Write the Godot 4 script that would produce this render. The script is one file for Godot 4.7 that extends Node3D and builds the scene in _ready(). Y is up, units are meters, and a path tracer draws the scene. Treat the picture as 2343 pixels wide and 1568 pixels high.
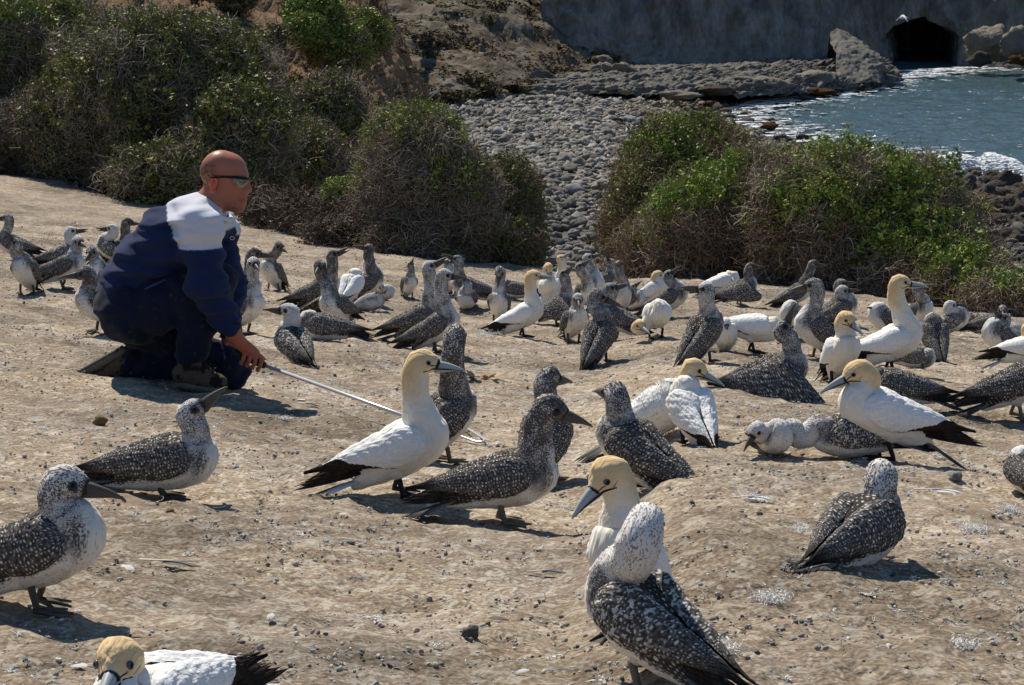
extends Node3D
# A gannet colony on a bare slope above a cobble beach. y is up, metres; the sea lies at y = 0.

const FOCAL := 4960.0            # focal length in the units of the 2342 x 1568 view of the photograph
const CAM := Vector3(0, 10, 0)
const PITCH := 0.205525
var rng := RandomNumberGenerator.new()
var nz_mound := FastNoiseLite.new()
var nz_mid := FastNoiseLite.new()
var nz_fine := FastNoiseLite.new()
var nz := FastNoiseLite.new()
var names := {}
var M := {}
var T := {}

# ---------------------------------------------------------------- helpers
func ray(px: float, py: float) -> Vector3:
	var f := Vector3(0, -sin(PITCH), -cos(PITCH))
	var u := Vector3(0, cos(PITCH), -sin(PITCH))
	return f + Vector3((px - 1171.0) / FOCAL, 0, 0) + u * ((784.0 - py) / FOCAL)

func at(px: float, py: float, d: float) -> Vector3:
	return CAM + ray(px, py) * d

func ss(a: float, b: float, x: float) -> float:
	var t := clampf((x - a) / (b - a), 0.0, 1.0)
	return t * t * (3.0 - 2.0 * t)

func lut(xs: Array, ys: Array, x: float) -> float:
	if x <= xs[0]: return ys[0]
	for i in range(1, xs.size()):
		if x <= xs[i]:
			return lerpf(ys[i - 1], ys[i], (x - xs[i - 1]) / (xs[i] - xs[i - 1]))
	return ys[-1]

const EDGE_X := [-14.0, -9.0, -6.0, -3.6, -1.7, 0.4, 3.0, 4.6, 6.0, 9.0, 14.0]
const EDGE_Z := [-41.0, -39.5, -35.5, -31.0, -28.5, -27.6, -26.5, -24.0, -22.5, -20.0, -18.0]

func ground_plain(x: float, z: float) -> float:
	var y := 9.0427 - 0.0947 * x + 0.1378 * z
	var back := maxf(0.0, -z - 22.0)
	y += 0.003 * back * back * clampf((1.0 - x) / 4.0, 0.0, 1.0)
	y += 0.18 * ss(0.02, 0.10, x / maxf(1.0, -z)) * ss(-2.0, -5.0, z)
	return y

func gh(x: float, z: float) -> float:
	var y := ground_plain(x, z)
	var m := nz_mound.get_noise_2d(x, z)
	y += 0.045 * (m + 0.35) * ss(-1.0, -3.5, z) + 0.02 * nz_mid.get_noise_2d(x, z)
	var e := lut(EDGE_X, EDGE_Z, x)
	if z < e:
		var k := e - z
		y -= 0.10 * k * k if k < 2.5 else 0.625 + (k - 2.5) * 0.55
	return maxf(y, 0.6)

func hit(px: float, py: float) -> Vector3:
	var r := ray(px, py)
	var t := 2.0
	while t < 60.0:
		var p := CAM + r * t
		if p.y < gh(p.x, p.z):
			var lo := t - 0.1
			var hi := t
			for i in 12:
				var mid := (lo + hi) * 0.5
				var q := CAM + r * mid
				if q.y < gh(q.x, q.z): hi = mid
				else: lo = mid
			var w := CAM + r * hi
			return Vector3(w.x, gh(w.x, w.z), w.z)
		t += 0.1
	return CAM + r * 60.0

func numbered(called: String) -> String:
	if not names.has(called):
		names[called] = 0
		return called
	names[called] += 1
	return "%s_%03d" % [called, names[called]]

func thing(called: String, label: String, category: String, where := Vector3.ZERO, turn := 0.0, group := "") -> Node3D:
	var o := Node3D.new()
	o.name = numbered(called)
	add_child(o)
	o.position = where
	o.rotation.y = turn
	tag(o, label, category, group)
	return o

func tag(o: Node, label: String, category: String, group := "", kind := "") -> void:
	if label: o.set_meta("label", label)
	if category: o.set_meta("category", category)
	if group: o.set_meta("group", group)
	if kind: o.set_meta("kind", kind)

func part(called: String, mesh: Mesh, mat: Material, parent: Node = self) -> MeshInstance3D:
	var o := MeshInstance3D.new()
	o.mesh = mesh
	if mat: o.material_override = mat
	o.name = numbered(called) if parent == self else called
	parent.add_child(o, true)
	return o

func struct(called: String, mesh: Mesh, mat: Material, label := "") -> MeshInstance3D:
	var o := part(called, mesh, mat)
	tag(o, label, "", "", "structure")
	return o

func srgb(r: float, g: float, b: float) -> Color:
	return Color(r / 255.0, g / 255.0, b / 255.0)

func lin(r: float, g: float, b: float) -> Color:
	return Color(r / 255.0, g / 255.0, b / 255.0).srgb_to_linear()

func mat(c: Color, rough := 0.9, vcol := false) -> StandardMaterial3D:
	var m := StandardMaterial3D.new()
	m.albedo_color = c
	m.roughness = rough
	m.metallic_specular = 0.3
	m.vertex_color_use_as_albedo = vcol
	m.cull_mode = BaseMaterial3D.CULL_DISABLED
	return m

# a growing mesh: v positions, n normals, t uv, c colours, i indices
func buf() -> Dictionary:
	return {"v": PackedVector3Array(), "n": PackedVector3Array(), "t": PackedVector2Array(), "c": PackedColorArray(), "i": PackedInt32Array()}

func arrays(b: Dictionary) -> Array:
	var a := []
	a.resize(Mesh.ARRAY_MAX)
	a[Mesh.ARRAY_VERTEX] = b.v
	if b.n.size() == b.v.size(): a[Mesh.ARRAY_NORMAL] = b.n
	if b.t.size() == b.v.size(): a[Mesh.ARRAY_TEX_UV] = b.t
	if b.c.size() == b.v.size(): a[Mesh.ARRAY_COLOR] = b.c
	a[Mesh.ARRAY_INDEX] = b.i
	return a

func to_mesh(b: Dictionary, into: ArrayMesh = null, smooth := true) -> ArrayMesh:
	var m := into if into else ArrayMesh.new()
	if b.n.size() != b.v.size():
		var st := SurfaceTool.new()
		st.create_from_arrays(arrays(b))
		if not smooth:
			st.deindex()
			st.set_smooth_group(-1)
		st.generate_normals()
		st.commit(m)
	else:
		m.add_surface_from_arrays(Mesh.PRIMITIVE_TRIANGLES, arrays(b))
	return m

# sweeps elliptical rings along pts; ry dorsal radius, rz side radius; uv v from vs
func tube(b: Dictionary, pts: PackedVector3Array, ry: PackedFloat32Array, rz: PackedFloat32Array, side: Vector3, segs: int, vs: PackedFloat32Array, col := Color.WHITE, cap := true, twist := PackedFloat32Array()) -> void:
	var base: int = b.v.size()
	var s := side
	var n := pts.size()
	for i in n:
		var tg := (pts[mini(i + 1, n - 1)] - pts[maxi(i - 1, 0)]).normalized()
		s = (s - tg * s.dot(tg)).normalized()
		var sd := s.rotated(tg, twist[i]) if twist.size() == n else s
		var up := sd.cross(tg)
		for k in segs + 1:
			var a := TAU * k / segs
			b.v.append(pts[i] + up * (cos(a) * ry[i]) + sd * (sin(a) * rz[i]))
			b.t.append(Vector2(float(k) / segs, vs[i]))
			b.c.append(col)
	for i in n - 1:
		for k in segs:
			var p := base + i * (segs + 1) + k
			var q := p + segs + 1
			b.i.append_array([p, q, p + 1, p + 1, q, q + 1])
	if cap:
		for e in [0, n - 1]:
			var c0: int = b.v.size()
			b.v.append(pts[e]); b.t.append(Vector2(0.5, vs[e])); b.c.append(col)
			for k in segs:
				var p2: int = base + e * (segs + 1) + k
				if e == 0: b.i.append_array([c0, p2, p2 + 1])
				else: b.i.append_array([c0, p2 + 1, p2])

func rod(b: Dictionary, pts: PackedVector3Array, radii: PackedFloat32Array, segs := 6, col := Color.WHITE) -> void:
	var tg := (pts[1] - pts[0]).normalized()
	var s := tg.cross(Vector3(0.3, 0.9, 0.2)).normalized()
	var vs := PackedFloat32Array()
	for i in pts.size(): vs.append(float(i) / pts.size())
	tube(b, pts, radii, radii, s, segs, vs, col)

# a squashed, noisy ball; res 1..3
func rock_mesh(sd: int, res: int, squash: Vector3, rough: float, freq := 1.1) -> ArrayMesh:
	var sp := SphereMesh.new()
	sp.radial_segments = [8, 12, 20][res - 1]
	sp.rings = [5, 8, 12][res - 1]
	sp.radius = 1.0
	sp.height = 2.0
	var a := sp.get_mesh_arrays()
	var v: PackedVector3Array = a[Mesh.ARRAY_VERTEX]
	var f := FastNoiseLite.new()
	f.seed = sd
	f.frequency = freq
	f.fractal_octaves = 3
	for i in v.size():
		var p := v[i].normalized()
		v[i] = p * (1.0 + rough * f.get_noise_3dv(p)) * squash
	var b := buf()
	b.v = v
	b.i = a[Mesh.ARRAY_INDEX]
	b.t = a[Mesh.ARRAY_TEX_UV]
	return to_mesh(b)

func multi(mesh: Mesh, xf: Array, cols: Array) -> MultiMesh:
	var mm := MultiMesh.new()
	mm.transform_format = MultiMesh.TRANSFORM_3D
	mm.use_colors = cols.size() == xf.size()
	mm.mesh = mesh
	mm.instance_count = xf.size()
	for i in xf.size():
		mm.set_instance_transform(i, xf[i])
		if mm.use_colors: mm.set_instance_color(i, cols[i])
	return mm

func scatter(called: String, mesh: Mesh, material: Material, xf: Array, cols: Array, parent: Node = self) -> MultiMeshInstance3D:
	var o := MultiMeshInstance3D.new()
	o.multimesh = multi(mesh, xf, cols)
	o.material_override = material
	o.name = numbered(called) if parent == self else called
	parent.add_child(o, true)
	o.set_meta("kind", "stuff")
	return o

func grey_noise(size: int, freq: float, oct: int, sd: int) -> PackedByteArray:
	var f := FastNoiseLite.new()
	f.seed = sd
	f.frequency = freq
	f.fractal_octaves = oct
	var im := f.get_seamless_image(size, size)
	im.convert(Image.FORMAT_L8)
	return im.get_data()

# colour texture from two noises through two ramps
func noise_tex(size: int, f1: float, f2: float, ramp: Gradient, ramp2: Gradient, mixing: float, sd: int) -> ImageTexture:
	var a := grey_noise(size, f1, 4, sd)
	var b := grey_noise(size, f2, 3, sd + 7)
	var l1 := []
	var l2 := []
	for i in 256:
		l1.append(ramp.sample(i / 255.0))
		l2.append(ramp2.sample(i / 255.0))
	var out := PackedByteArray()
	out.resize(size * size * 3)
	for i in size * size:
		var c: Color = l1[a[i]].lerp(l2[b[i]], mixing)
		out[i * 3] = int(c.r * 255.0)
		out[i * 3 + 1] = int(c.g * 255.0)
		out[i * 3 + 2] = int(c.b * 255.0)
	return ImageTexture.create_from_image(Image.create_from_data(size, size, false, Image.FORMAT_RGB8, out))

func grad(pairs: Array) -> Gradient:
	var g := Gradient.new()
	g.offsets = PackedFloat32Array()
	var o := PackedFloat32Array()
	var c := PackedColorArray()
	for p in pairs:
		o.append(p[0]); c.append(p[1])
	g.offsets = o
	g.colors = c
	return g

func bump_tex(size: int, freq: float, oct: int, sd: int, strength: float) -> ImageTexture:
	var f := FastNoiseLite.new()
	f.seed = sd
	f.frequency = freq
	f.fractal_octaves = oct
	var im := f.get_seamless_image(size, size)
	im.convert(Image.FORMAT_RGBA8)
	im.bump_map_to_normal_map(strength)
	return ImageTexture.create_from_image(im)

# ---------------------------------------------------------------- setting
func setup_noise() -> void:
	nz_mound.seed = 3; nz_mound.frequency = 0.62; nz_mound.fractal_octaves = 2
	nz_mid.seed = 9; nz_mid.frequency = 2.4; nz_mid.fractal_octaves = 3
	nz_fine.seed = 15; nz_fine.frequency = 9.0; nz_fine.fractal_octaves = 3
	nz.seed = 5; nz.frequency = 1.0; nz.fractal_octaves = 3

# trodden soil: clods, grey dust, and pale droppings with edges of their own
func soil_tex(size: int) -> ImageTexture:
	var a := grey_noise(size, 0.010, 4, 21)
	var b := grey_noise(size, 0.15, 3, 28)
	var c := grey_noise(size, 0.030, 4, 35)
	var d := grey_noise(size, 0.06, 3, 42)
	var ra := grad([[0.0, srgb(130, 114, 98)], [0.4, srgb(156, 140, 122)], [0.62, srgb(170, 155, 137)], [1.0, srgb(190, 181, 167)]])
	var rb := grad([[0.0, srgb(82, 74, 66)], [0.38, srgb(128, 115, 102)], [0.55, srgb(160, 147, 131)], [0.68, srgb(186, 178, 166)], [1.0, srgb(218, 215, 209)]])
	var la := []
	var lb := []
	for i in 256:
		la.append(ra.sample(i / 255.0))
		lb.append(rb.sample(i / 255.0))
	var white := srgb(206, 201, 190)
	var out := PackedByteArray()
	out.resize(size * size * 3)
	for i in size * size:
		var q: Color = la[a[i]].lerp(lb[b[i]], 0.42)
		var splash := ss(146.0, 172.0, c[i] + (b[i] - 128) * 0.25) * 0.55 + ss(186.0, 196.0, d[i]) * 0.6
		if splash > 0.0: q = q.lerp(white, minf(splash, 0.75))
		out[i * 3] = int(q.r * 255.0)
		out[i * 3 + 1] = int(q.g * 255.0)
		out[i * 3 + 2] = int(q.b * 255.0)
	return img_tex(size, size, out)

func build_ground() -> void:
	var b := buf()
	var rows := 680
	var cols := 320
	for i in rows:
		var q := float(i) / (rows - 1)
		var z := 3.2 - 2.4 * exp(q * 3.10)
		var w := 0.25 * maxf(0.0, -z) + 2.2
		for k in cols:
			var x := -w + 2.0 * w * k / (cols - 1)
			var y := gh(x, z)
			if z > -26.0:
				y += 0.016 * nz_fine.get_noise_2d(x * 0.8, z * 0.8)
				if z > -13.0: y += 0.005 * nz_fine.get_noise_2d(x * 2.4, z * 2.4 + 50.0)
			b.v.append(Vector3(x, y, z))
			b.t.append(Vector2(x, z) / 2.3)
			var g := 0.76 + 0.42 * nz.get_noise_2d(x * 0.6, z * 0.6) + 0.24 * nz.get_noise_2d(x * 3.0 + 20.0, z * 3.0)
			var w2 := clampf(nz.get_noise_2d(x * 0.9 - 40.0, z * 0.9 + 11.0) * 1.6, 0.0, 0.5)
			b.c.append(Color(g, g * (0.975 + 0.05 * w2), g * (0.91 + 0.16 * w2)))
	for i in rows - 1:
		for k in cols - 1:
			var p := i * cols + k
			b.i.append_array([p, p + cols, p + 1, p + 1, p + cols, p + cols + 1])
	var m := StandardMaterial3D.new()
	m.vertex_color_use_as_albedo = true
	m.roughness = 0.97
	m.metallic_specular = 0.15
	m.albedo_texture = soil_tex(1024)
	m.normal_enabled = true
	m.normal_texture = bump_tex(1024, 0.05, 5, 33, 9.0)
	m.normal_scale = 0.55
	struct("ground", to_mesh(b), m)

# cobble beach: the shoreline as points on the sea's surface
var shore := PackedVector2Array()
func build_shore_line() -> void:
	for p in [[2900, 470], [2342, 405], [2150, 375], [1900, 345], [1750, 312], [1665, 285], [1640, 262], [1690, 243], [1800, 222], [1950, 196], [2060, 166], [2342, 149], [2900, 140]]:
		var d := 10.0 / -ray(p[0], p[1]).y
		var w := at(p[0], p[1], d)
		shore.append(Vector2(w.x, w.z))

func shore_dist(x: float, z: float) -> float:   # positive on land
	var p := Vector2(x, z)
	var best := 1e9
	var sgn := 1.0
	for i in shore.size() - 1:
		var q := Geometry2D.get_closest_point_to_segment(p, shore[i], shore[i + 1])
		var d := q.distance_to(p)
		if d < best:
			best = d
			var e := shore[i + 1] - shore[i]
			sgn = 1.0 if e.cross(p - shore[i]) < 0.0 else -1.0
	return best * sgn

func beach_h(x: float, z: float) -> float:
	var s := shore_dist(x, z)
	var y := 0.10 * s if s < 8.0 else 0.8 + 0.06 * (s - 8.0)
	return clampf(y, -1.5, lerpf(1.7, 0.72, ss(-55.0, -94.0, z))) - 1.5 * ss(-103.0, -108.0, z) + 0.12 * nz.get_noise_2d(x * 0.25, z * 0.25)

func build_beach() -> void:
	var b := buf()
	var nx := 110
	var nzz := 120
	for i in nzz:
		var z := -30.0 - 92.0 * i / (nzz - 1)
		for k in nx:
			var x := -16.0 + 50.0 * k / (nx - 1)
			b.v.append(Vector3(x, beach_h(x, z), z))
			b.t.append(Vector2(x, z) / 3.0)
	for i in nzz - 1:
		for k in nx - 1:
			var p := i * nx + k
			b.i.append_array([p, p + nx, p + 1, p + 1, p + nx, p + nx + 1])
	var m := StandardMaterial3D.new()
	m.albedo_texture = noise_tex(512, 0.03, 0.12, grad([[0.0, srgb(70, 66, 60)], [1.0, srgb(120, 114, 104)]]), grad([[0.0, srgb(50, 47, 43)], [1.0, srgb(140, 134, 124)]]), 0.5, 61)
	m.roughness = 0.95
	m.metallic_specular = 0.2
	struct("beach", to_mesh(b), m)

func stone_color(x: float, z: float) -> Color:
	var g := rng.randf_range(0.11, 0.31)
	var s := shore_dist(x, z)
	if x > 10.5 and z > -77.0: g *= 0.35
	if rng.randf() < 0.12: g *= 1.45
	var warm := rng.randf_range(0.02, 0.14)
	if s < 4.5: g *= lerpf(0.42, 1.0, clampf(s / 4.5, 0.0, 1.0)); warm += 0.10
	if rng.randf() < 0.10: g *= 0.5
	return Color(g * (1.0 + warm), g * (0.99 + warm * 0.3), g * (0.95 - warm * 0.8))

func build_cobbles() -> void:
	M.stone = mat(Color.WHITE, 0.85, true)
	M.stone.normal_enabled = true
	M.stone.normal_texture = bump_tex(256, 0.05, 4, 71, 6.0)
	M.stone.uv1_triplanar = true
	M.stone.uv1_scale = Vector3(1.5, 1.5, 1.5)
	var shapes := []
	for k in 5:
		shapes.append(rock_mesh(200 + k, 1 if k < 2 else 2, Vector3(1.0, rng.randf_range(0.5, 0.75), rng.randf_range(0.65, 0.9)), 0.55))
	# stones that can be told apart at the foot of the slope
	var made := 0
	var tries := 0
	var taken: Array[Vector3] = []
	while made < 230 and tries < 6000:
		tries += 1
		var px := rng.randf_range(1190, 1430)
		var py := rng.randf_range(345, 640)
		var r := ray(px, py)
		var d := 8.4 / -r.y
		var w := CAM + r * d
		d = (10.0 - beach_h(w.x, w.z)) / -r.y
		w = CAM + r * d
		var sz := rng.randf_range(0.11, 0.23) * (1.7 if rng.randf() < 0.12 else 1.0)
		var ok := true
		for q in taken:
			if Vector2(q.x - w.x, q.z - w.z).length() < (q.y + sz) * 0.82:
				ok = false
				break
		if not ok: continue
		taken.append(Vector3(w.x, sz, w.z))
		var o := MeshInstance3D.new()
		o.mesh = shapes[2 + rng.randi() % 3]
		var mm: StandardMaterial3D = M["cobble%d" % (rng.randi() % 6)]
		o.material_override = mm
		o.name = numbered("beach_stone")
		add_child(o)
		o.position = Vector3(w.x, beach_h(w.x, w.z) + sz * 0.35, w.z)
		o.rotation = Vector3(rng.randf_range(-0.3, 0.3), rng.randf() * TAU, rng.randf_range(-0.3, 0.3))
		o.scale = Vector3.ONE * sz
		tag(o, "rounded grey stone on the cobble beach between the two shrubs", "stone", "cobbles between the shrubs")
		made += 1
	# all the others
	var xf := [[], [], [], [], []]
	var cs := [[], [], [], [], []]
	for i in 28000:
		var z := -46.0 - 60.0 * pow(rng.randf(), 0.8)
		var x := rng.randf_range(-9.0, 16.0)
		var s := shore_dist(x, z)
		if s < -2.5 or z < -100.5 - 2.0 * nz.get_noise_2d(x * 0.3, z * 0.3) and s > 7.0: continue
		var sz := rng.randf_range(0.055, 0.155) * (2.1 if rng.randf() < 0.05 else 1.0)
		var free := true
		if z > -75.0:
			for q in taken:
				if absf(q.x - x) < q.y and absf(q.z - z) < q.y: free = false
		if not free: continue
		var k := rng.randi() % 5
		var bs := Basis.from_euler(Vector3(rng.randf_range(-0.35, 0.35), rng.randf() * TAU, rng.randf_range(-0.35, 0.35))).scaled(Vector3.ONE * sz)
		xf[k].append(Transform3D(bs, Vector3(x, beach_h(x, z) + sz * rng.randf_range(0.15, 0.5), z)))
		cs[k].append(stone_color(x, z))
	for k in 5:
		var o := scatter("beach_cobbles", shapes[k], M.stone, xf[k], cs[k])
		tag(o, "bed of grey cobbles covering the beach down to the water", "cobbles", "beds of beach cobbles")

func cobble_materials() -> void:
	for k in 6:
		var g: float = [0.19, 0.25, 0.30, 0.22, 0.33, 0.14][k]
		var m := mat(Color(g * 1.04, g, g * 0.92).linear_to_srgb(), 0.9)
		m.normal_enabled = true
		if not T.has("stone_n"): T.stone_n = bump_tex(256, 0.04, 4, 72, 8.0)
		m.normal_texture = T.stone_n
		if not T.has("stone_c"):
			T.stone_c = noise_tex(256, 0.02, 0.09, grad([[0.0, srgb(150, 148, 144)], [1.0, srgb(255, 253, 250)]]), grad([[0.0, srgb(130, 128, 124)], [0.6, srgb(235, 233, 228)], [1.0, srgb(255, 255, 255)]]), 0.5, 77)
		m.albedo_texture = T.stone_c
		m.uv1_triplanar = true
		m.uv1_scale = Vector3(0.6, 0.6, 0.6)
		M["cobble%d" % k] = m

func build_sea() -> void:
	var b := buf()
	var nx := 300
	var nzz := 340
	var f := FastNoiseLite.new()
	f.seed = 44; f.frequency = 0.35; f.fractal_octaves = 4
	for i in nzz:
		var z := -58.0 - 92.0 * i / (nzz - 1)
		for k in nx:
			var x := 2.0 + 50.0 * k / (nx - 1)
			var y := 0.16 * f.get_noise_2d(x * 0.5 + z * 0.25, z * 1.5) + 0.07 * f.get_noise_2d(x * 2.2, z * 5.0 + 30.0)
			b.v.append(Vector3(x, y, z))
			b.t.append(Vector2(x, z * 1.6) / 4.0)
	for i in nzz - 1:
		for k in nx - 1:
			var p := i * nx + k
			b.i.append_array([p, p + nx, p + 1, p + 1, p + nx, p + nx + 1])
	var m := StandardMaterial3D.new()
	m.albedo_color = srgb(64, 86, 90)
	m.roughness = 0.12
	m.metallic_specular = 0.5
	m.normal_enabled = true
	m.normal_texture = bump_tex(512, 0.03, 4, 91, 7.0)
	m.normal_scale = 1.0
	struct("sea", to_mesh(b), m)
	# foam along the shore and on the small waves
	var fm := rock_mesh(301, 1, Vector3(1.0, 0.22, 0.8), 1.2)
	var xf := []
	for i in 22000:
		var x := rng.randf_range(6.0, 40.0)
		var z := rng.randf_range(-60.0, -128.0)
		var s := shore_dist(x, z)
		if s > 0.4 or s < -16.0: continue
		var streak := f.get_noise_2d(x * 0.35 + 9.0, z * 1.6)
		var near := ss(-6.5, -0.3, s)
		if rng.randf() > near * near * ss(-0.35, 0.25, streak + near * 0.45) + 0.006: continue
		var sz := rng.randf_range(0.04, 0.20) * (0.35 + 0.65 * near)
		xf.append(Transform3D(Basis(Vector3.UP, rng.randf_range(-0.5, 0.5)).scaled(Vector3(sz * 1.8, sz * 0.5, sz)), Vector3(x, 0.05 + 0.04 * rng.randf(), z)))
	var foam := scatter("sea_foam", fm, mat(srgb(226, 230, 232), 0.9), xf, [])
	tag(foam, "white foam washing along the edge of the cobbles", "foam")
	# the wave that breaks on the dark boulders
	var bx := []
	for i in 4200:
		var q := rng.randf()
		var px := 2095.0 + 420.0 * q
		var crest := 386.0 + 16.0 * q + 8.0 * sin(q * 11.0)
		var d := 10.0 / -ray(px, crest + 22.0).y
		var w := at(px, crest + 22.0, d)
		var h := (0.75 + 0.45 * f.get_noise_2d(w.x * 2.0, 4.0)) * ss(0.0, 0.18, q)
		var a := rng.randf()
		var sz := rng.randf_range(0.04, 0.13)
		bx.append(Transform3D(Basis(Vector3.UP, rng.randf() * TAU).scaled(Vector3(sz * 1.5, sz * 1.6, sz)), Vector3(w.x, h * sin(PI * pow(a, 0.7)), w.z + 3.2 * (a - 0.35) + rng.randfn(0, 0.15))))
	var wave := scatter("breaking_wave", fm, mat(srgb(232, 235, 236), 0.9), bx, [])
	tag(wave, "small white wave breaking onto the dark boulders", "wave")

# a sheet of land through rows of [pixel x, pixel y, distance], roughened
func land_sheet(rows: Array, nu: int, nv: int, amp: float, freq: float, amp2: float, sd: int, stretch := Vector3.ONE) -> Dictionary:
	var P := []
	for r in rows:
		var c := PackedVector3Array()
		for q in r: c.append(at(q[0], q[1], q[2]))
		P.append(c)
	var f := FastNoiseLite.new()
	f.seed = sd; f.frequency = freq; f.fractal_octaves = 5
	var g := FastNoiseLite.new()
	g.seed = sd + 1; g.frequency = freq * 5.0; g.fractal_octaves = 3
	g.fractal_type = FastNoiseLite.FRACTAL_RIDGED
	var b := buf()
	for j in nv:
		var y := float(j) / (nv - 1) * (P.size() - 1)
		var j0 := mini(int(y), P.size() - 2)
		var fy := y - j0
		fy = lerpf(fy, fy * fy * (3.0 - 2.0 * fy), 0.3)
		for i in nu:
			var x = float(i) / (nu - 1) * (P[0].size() - 1)
			var i0 := mini(int(x), P[0].size() - 2)
			var fx = x - i0
			fx = lerpf(fx, fx * fx * (3.0 - 2.0 * fx), 0.3)
			var p: Vector3 = P[j0][i0].lerp(P[j0][i0 + 1], fx).lerp(P[j0 + 1][i0].lerp(P[j0 + 1][i0 + 1], fx), fy)
			var q := p * stretch
			p += Vector3(0.25, 0.55, 0.8) * (amp * f.get_noise_3dv(q) + amp2 * g.get_noise_3dv(q))
			b.v.append(p)
			b.t.append(Vector2(x, y))
	for j in nv - 1:
		for i in nu - 1:
			var k := j * nu + i
			b.i.append_array([k, k + 1, k + nu, k + 1, k + nu + 1, k + nu])
	return b

func land_mat(t: Texture2D, scale: float, ntex: Texture2D, ns: float) -> StandardMaterial3D:
	var m := StandardMaterial3D.new()
	m.albedo_texture = t
	m.uv1_triplanar = true
	m.uv1_world_triplanar = true
	m.uv1_scale = Vector3.ONE * scale
	m.roughness = 0.95
	m.metallic_specular = 0.15
	m.normal_enabled = true
	m.normal_texture = ntex
	m.normal_scale = ns
	m.cull_mode = BaseMaterial3D.CULL_DISABLED
	return m

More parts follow.
